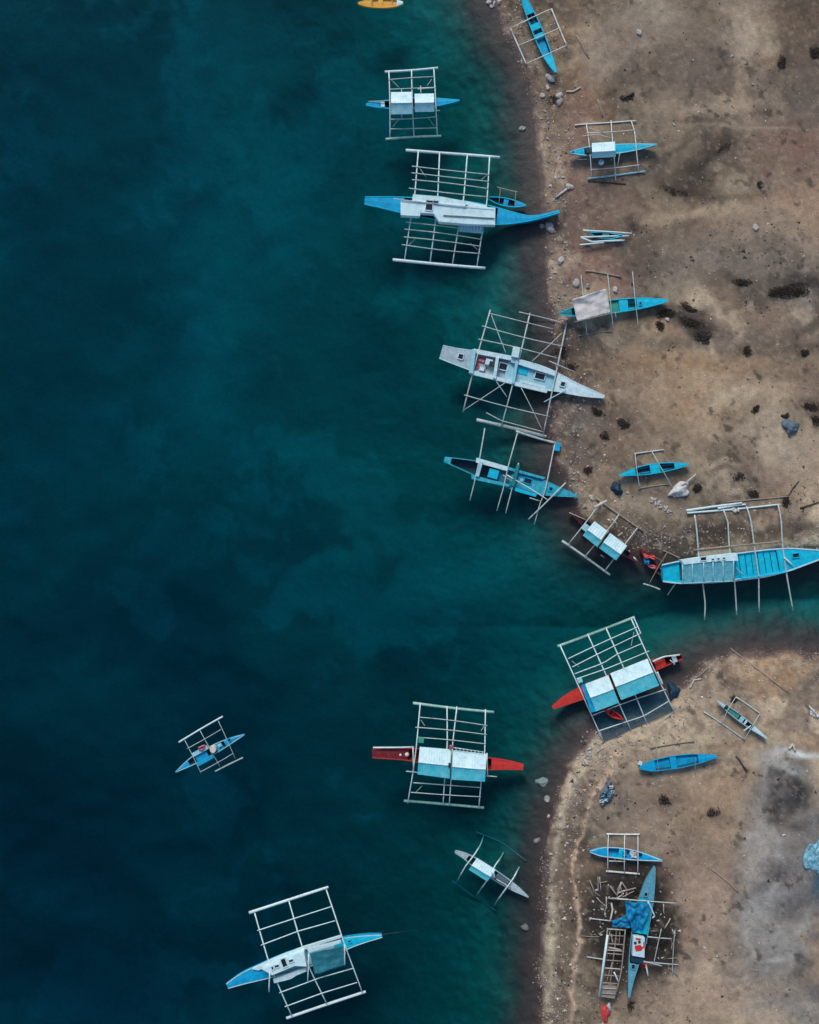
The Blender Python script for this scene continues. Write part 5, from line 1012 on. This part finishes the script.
for i, (x, y, rx, ry, n, rot, lb) in enumerate([
    (668,313,11,6,380,0,'dark seaweed clump at the bow of the tarpaulin canoe'),(688,308,9,4,260,20,'dark seaweed clump level with the tarpaulin canoe\'s bow, further right'),(690,322,14,5,380,22,'long dark seaweed band below the tarpaulin canoe\'s bow'),(703,338,9,7,380,0,'dense black seaweed heap at the lower end of the weed band'),(661,326,5,5,180,0,'round dark weed tuft left of the weed band'),
    (791,291,16,7,850,-8,'large black seaweed heap with white scraps near the right edge'),(774,292,8,5,380,0,'thinner weed clump joined to the left of the large black heap'),(741,282,10,4,280,5,'oval dark weed patch in the middle of the right sand'),(597,411,5,5,240,0,'dark weed tuft near the bow of the grey-white boat'),(625,424,6,5,240,0,'dark weed tuft right of the grey-white boat\'s bow'),(604,436,6,4,120,0,'faint weed tuft below the grey-white boat\'s bow'),
    (804,353,5,5,220,0,'round dark weed tuft at the right edge below the large heap'),(746,351,5,6,200,0,'upright dark weed tuft in the lower weed line'),(756,409,4,4,150,0,'small dark tuft above the slate tarpaulin, left'),(785,416,4,3,150,0,'small black tuft touching the slate tarpaulin'),(810,407,8,5,260,20,'brown weed clump at the right edge above the slate tarpaulin'),(816,420,5,8,200,0,'brown weed clump at the right edge level with the slate tarpaulin'),
    (782,60,4,10,200,0,'narrow dark weed streak on the upper right sand'),(815,53,6,6,240,0,'dark weed clump cut by the right edge at top'),(676,192,14,4,110,14,'dark weed smear above the open pale sand'),(722,150,10,4,70,-38,'slanting weed smear at the upper right'),(760,186,4,5,130,0,'dark weed tuft round the pale stone'),
    (664,800,8,6,200,0,'dark weed patch below the solid blue canoe'),(712,813,8,5,140,0,'faint weed patch on the tan southern sand'),(735,699,5,4,160,0,'dark tuft at the upper end of the narrow white-tipped canoe'),(697,488,5,6,200,0,'dark weed ring right of the white sail cloth'),(752,494,8,4,200,10,'dark weed under the big cyan boat\'s loose pole'),(741,476,8,5,120,0,'reddish weed patch above the big cyan boat'),(786,502,5,6,180,0,'dark weed ring at the last pole of the big cyan boat'),
    (631,1004,5,8,90,30,'dark slanting weed streak right of the red bag'),(560,352,7,8,160,0,'dark weed beside the upper poles of the grey-white boat'),(572,367,8,4,120,15,'dark weed above the bow of the grey-white boat'),(640,890,11,9,460,0,'dark litter between the bright blue canoe and the stripped boat'),(663,940,7,12,460,0,'dark litter among the stripped boat\'s right poles'),(588,470,5,4,120,0,'small dark tuft above the inlet corner boat'),(552,100,8,5,100,0,'dark weed between the paired rocks and the water'),(626,98,7,4,110,10,'dark weed round the stubby log')]):
    V, F = blades(x, y, rx * 1.1, ry * 1.1, int(n * 1.1), 200 + i, rot=rot, size=.13)
    ob = mesh_obj('seaweed_clump', V, F, 'seaweed', None, P(x, y, gz(x, y))); tag(ob, lb, 'seaweed', 'seaweed clumps on the beach')

# pebbles, shell grit and dark scraps too many to count
def scatter(name, n, size, mat, seed, dens, label, flat=.6):
    r = np.random.default_rng(seed); V, F = [], []
    base = [Vector(p) for p in ((1,0,0),(-.5,.87,0),(-.5,-.87,0),(.2,.1,.8),(0,0,-.5))]
    X = r.uniform(440, 860, n * 14); Y = r.uniform(-40, 1064, n * 14); sd = grid_lookup(SD, X, Y) * S
    keep = (r.random(len(X)) < dens(X, Y, sd)) & (sd > -.4); X, Y = X[keep][:n], Y[keep][:n]; Z = grid_lookup(GZ, X, Y)
    for x, y, z in zip(X, Y, Z):
        l = size * float(r.lognormal(0, .45)); t_ = r.random() * 6.28; ca_, sa_ = math.cos(t_), math.sin(t_); e = r.uniform(.5, 1)
        p = P(x, y, z); k = len(V)
        for q in base: V.append(Vector((p.x + (q.x*ca_ - q.y*e*sa_)*l, p.y + (q.x*sa_ + q.y*e*ca_)*l, p.z + q.z*l*flat)))
        F += [(k, k+1, k+3), (k+1, k+2, k+3), (k+2, k, k+3), (k+1, k, k+4), (k+2, k+1, k+4), (k, k+2, k+4)]
    ob = mesh_obj(name, V, F, mat); ob['kind'] = 'stuff'; ob['label'] = label; ob['category'] = 'debris'
    return ob
nz = lambda X, Y, c, s_: fbm(X, Y, c, s_, 3)
scatter('pebbles', 8500, .065, 'pebble', 1, lambda X, Y, d: (np.exp(-np.abs(d - .9) / 1.2) * .9 + .03) * smooth(.35, .6, nz(X, Y, 30, 81)), 'brown pebbles strewn along the shoreline')
scatter('shell_grit', 3400, .06, 'shell', 2, lambda X, Y, d: (np.exp(-np.abs(d - 1.2) / 1.5) * .5 + .05) * smooth(.38, .62, nz(X, Y, 24, 82)) + .8 * sum(ridges(X, Y)), 'white shell fragments strewn over the beach')
scatter('dark_scraps', 2600, .07, 'seaweed', 3, lambda X, Y, d: np.clip(.06 + .5 * np.exp(-((Y - 285) / 60) ** 2) * smooth(600, 660, X) + .3 * np.exp(-((Y - 480) / 40) ** 2) * smooth(700, 760, X) + .25 * smooth(720, 760, Y) * (X < 690), 0, 1) * smooth(.42, .66, nz(X, Y, 26, 83)), 'dark weed scraps strewn over the beach', .35)
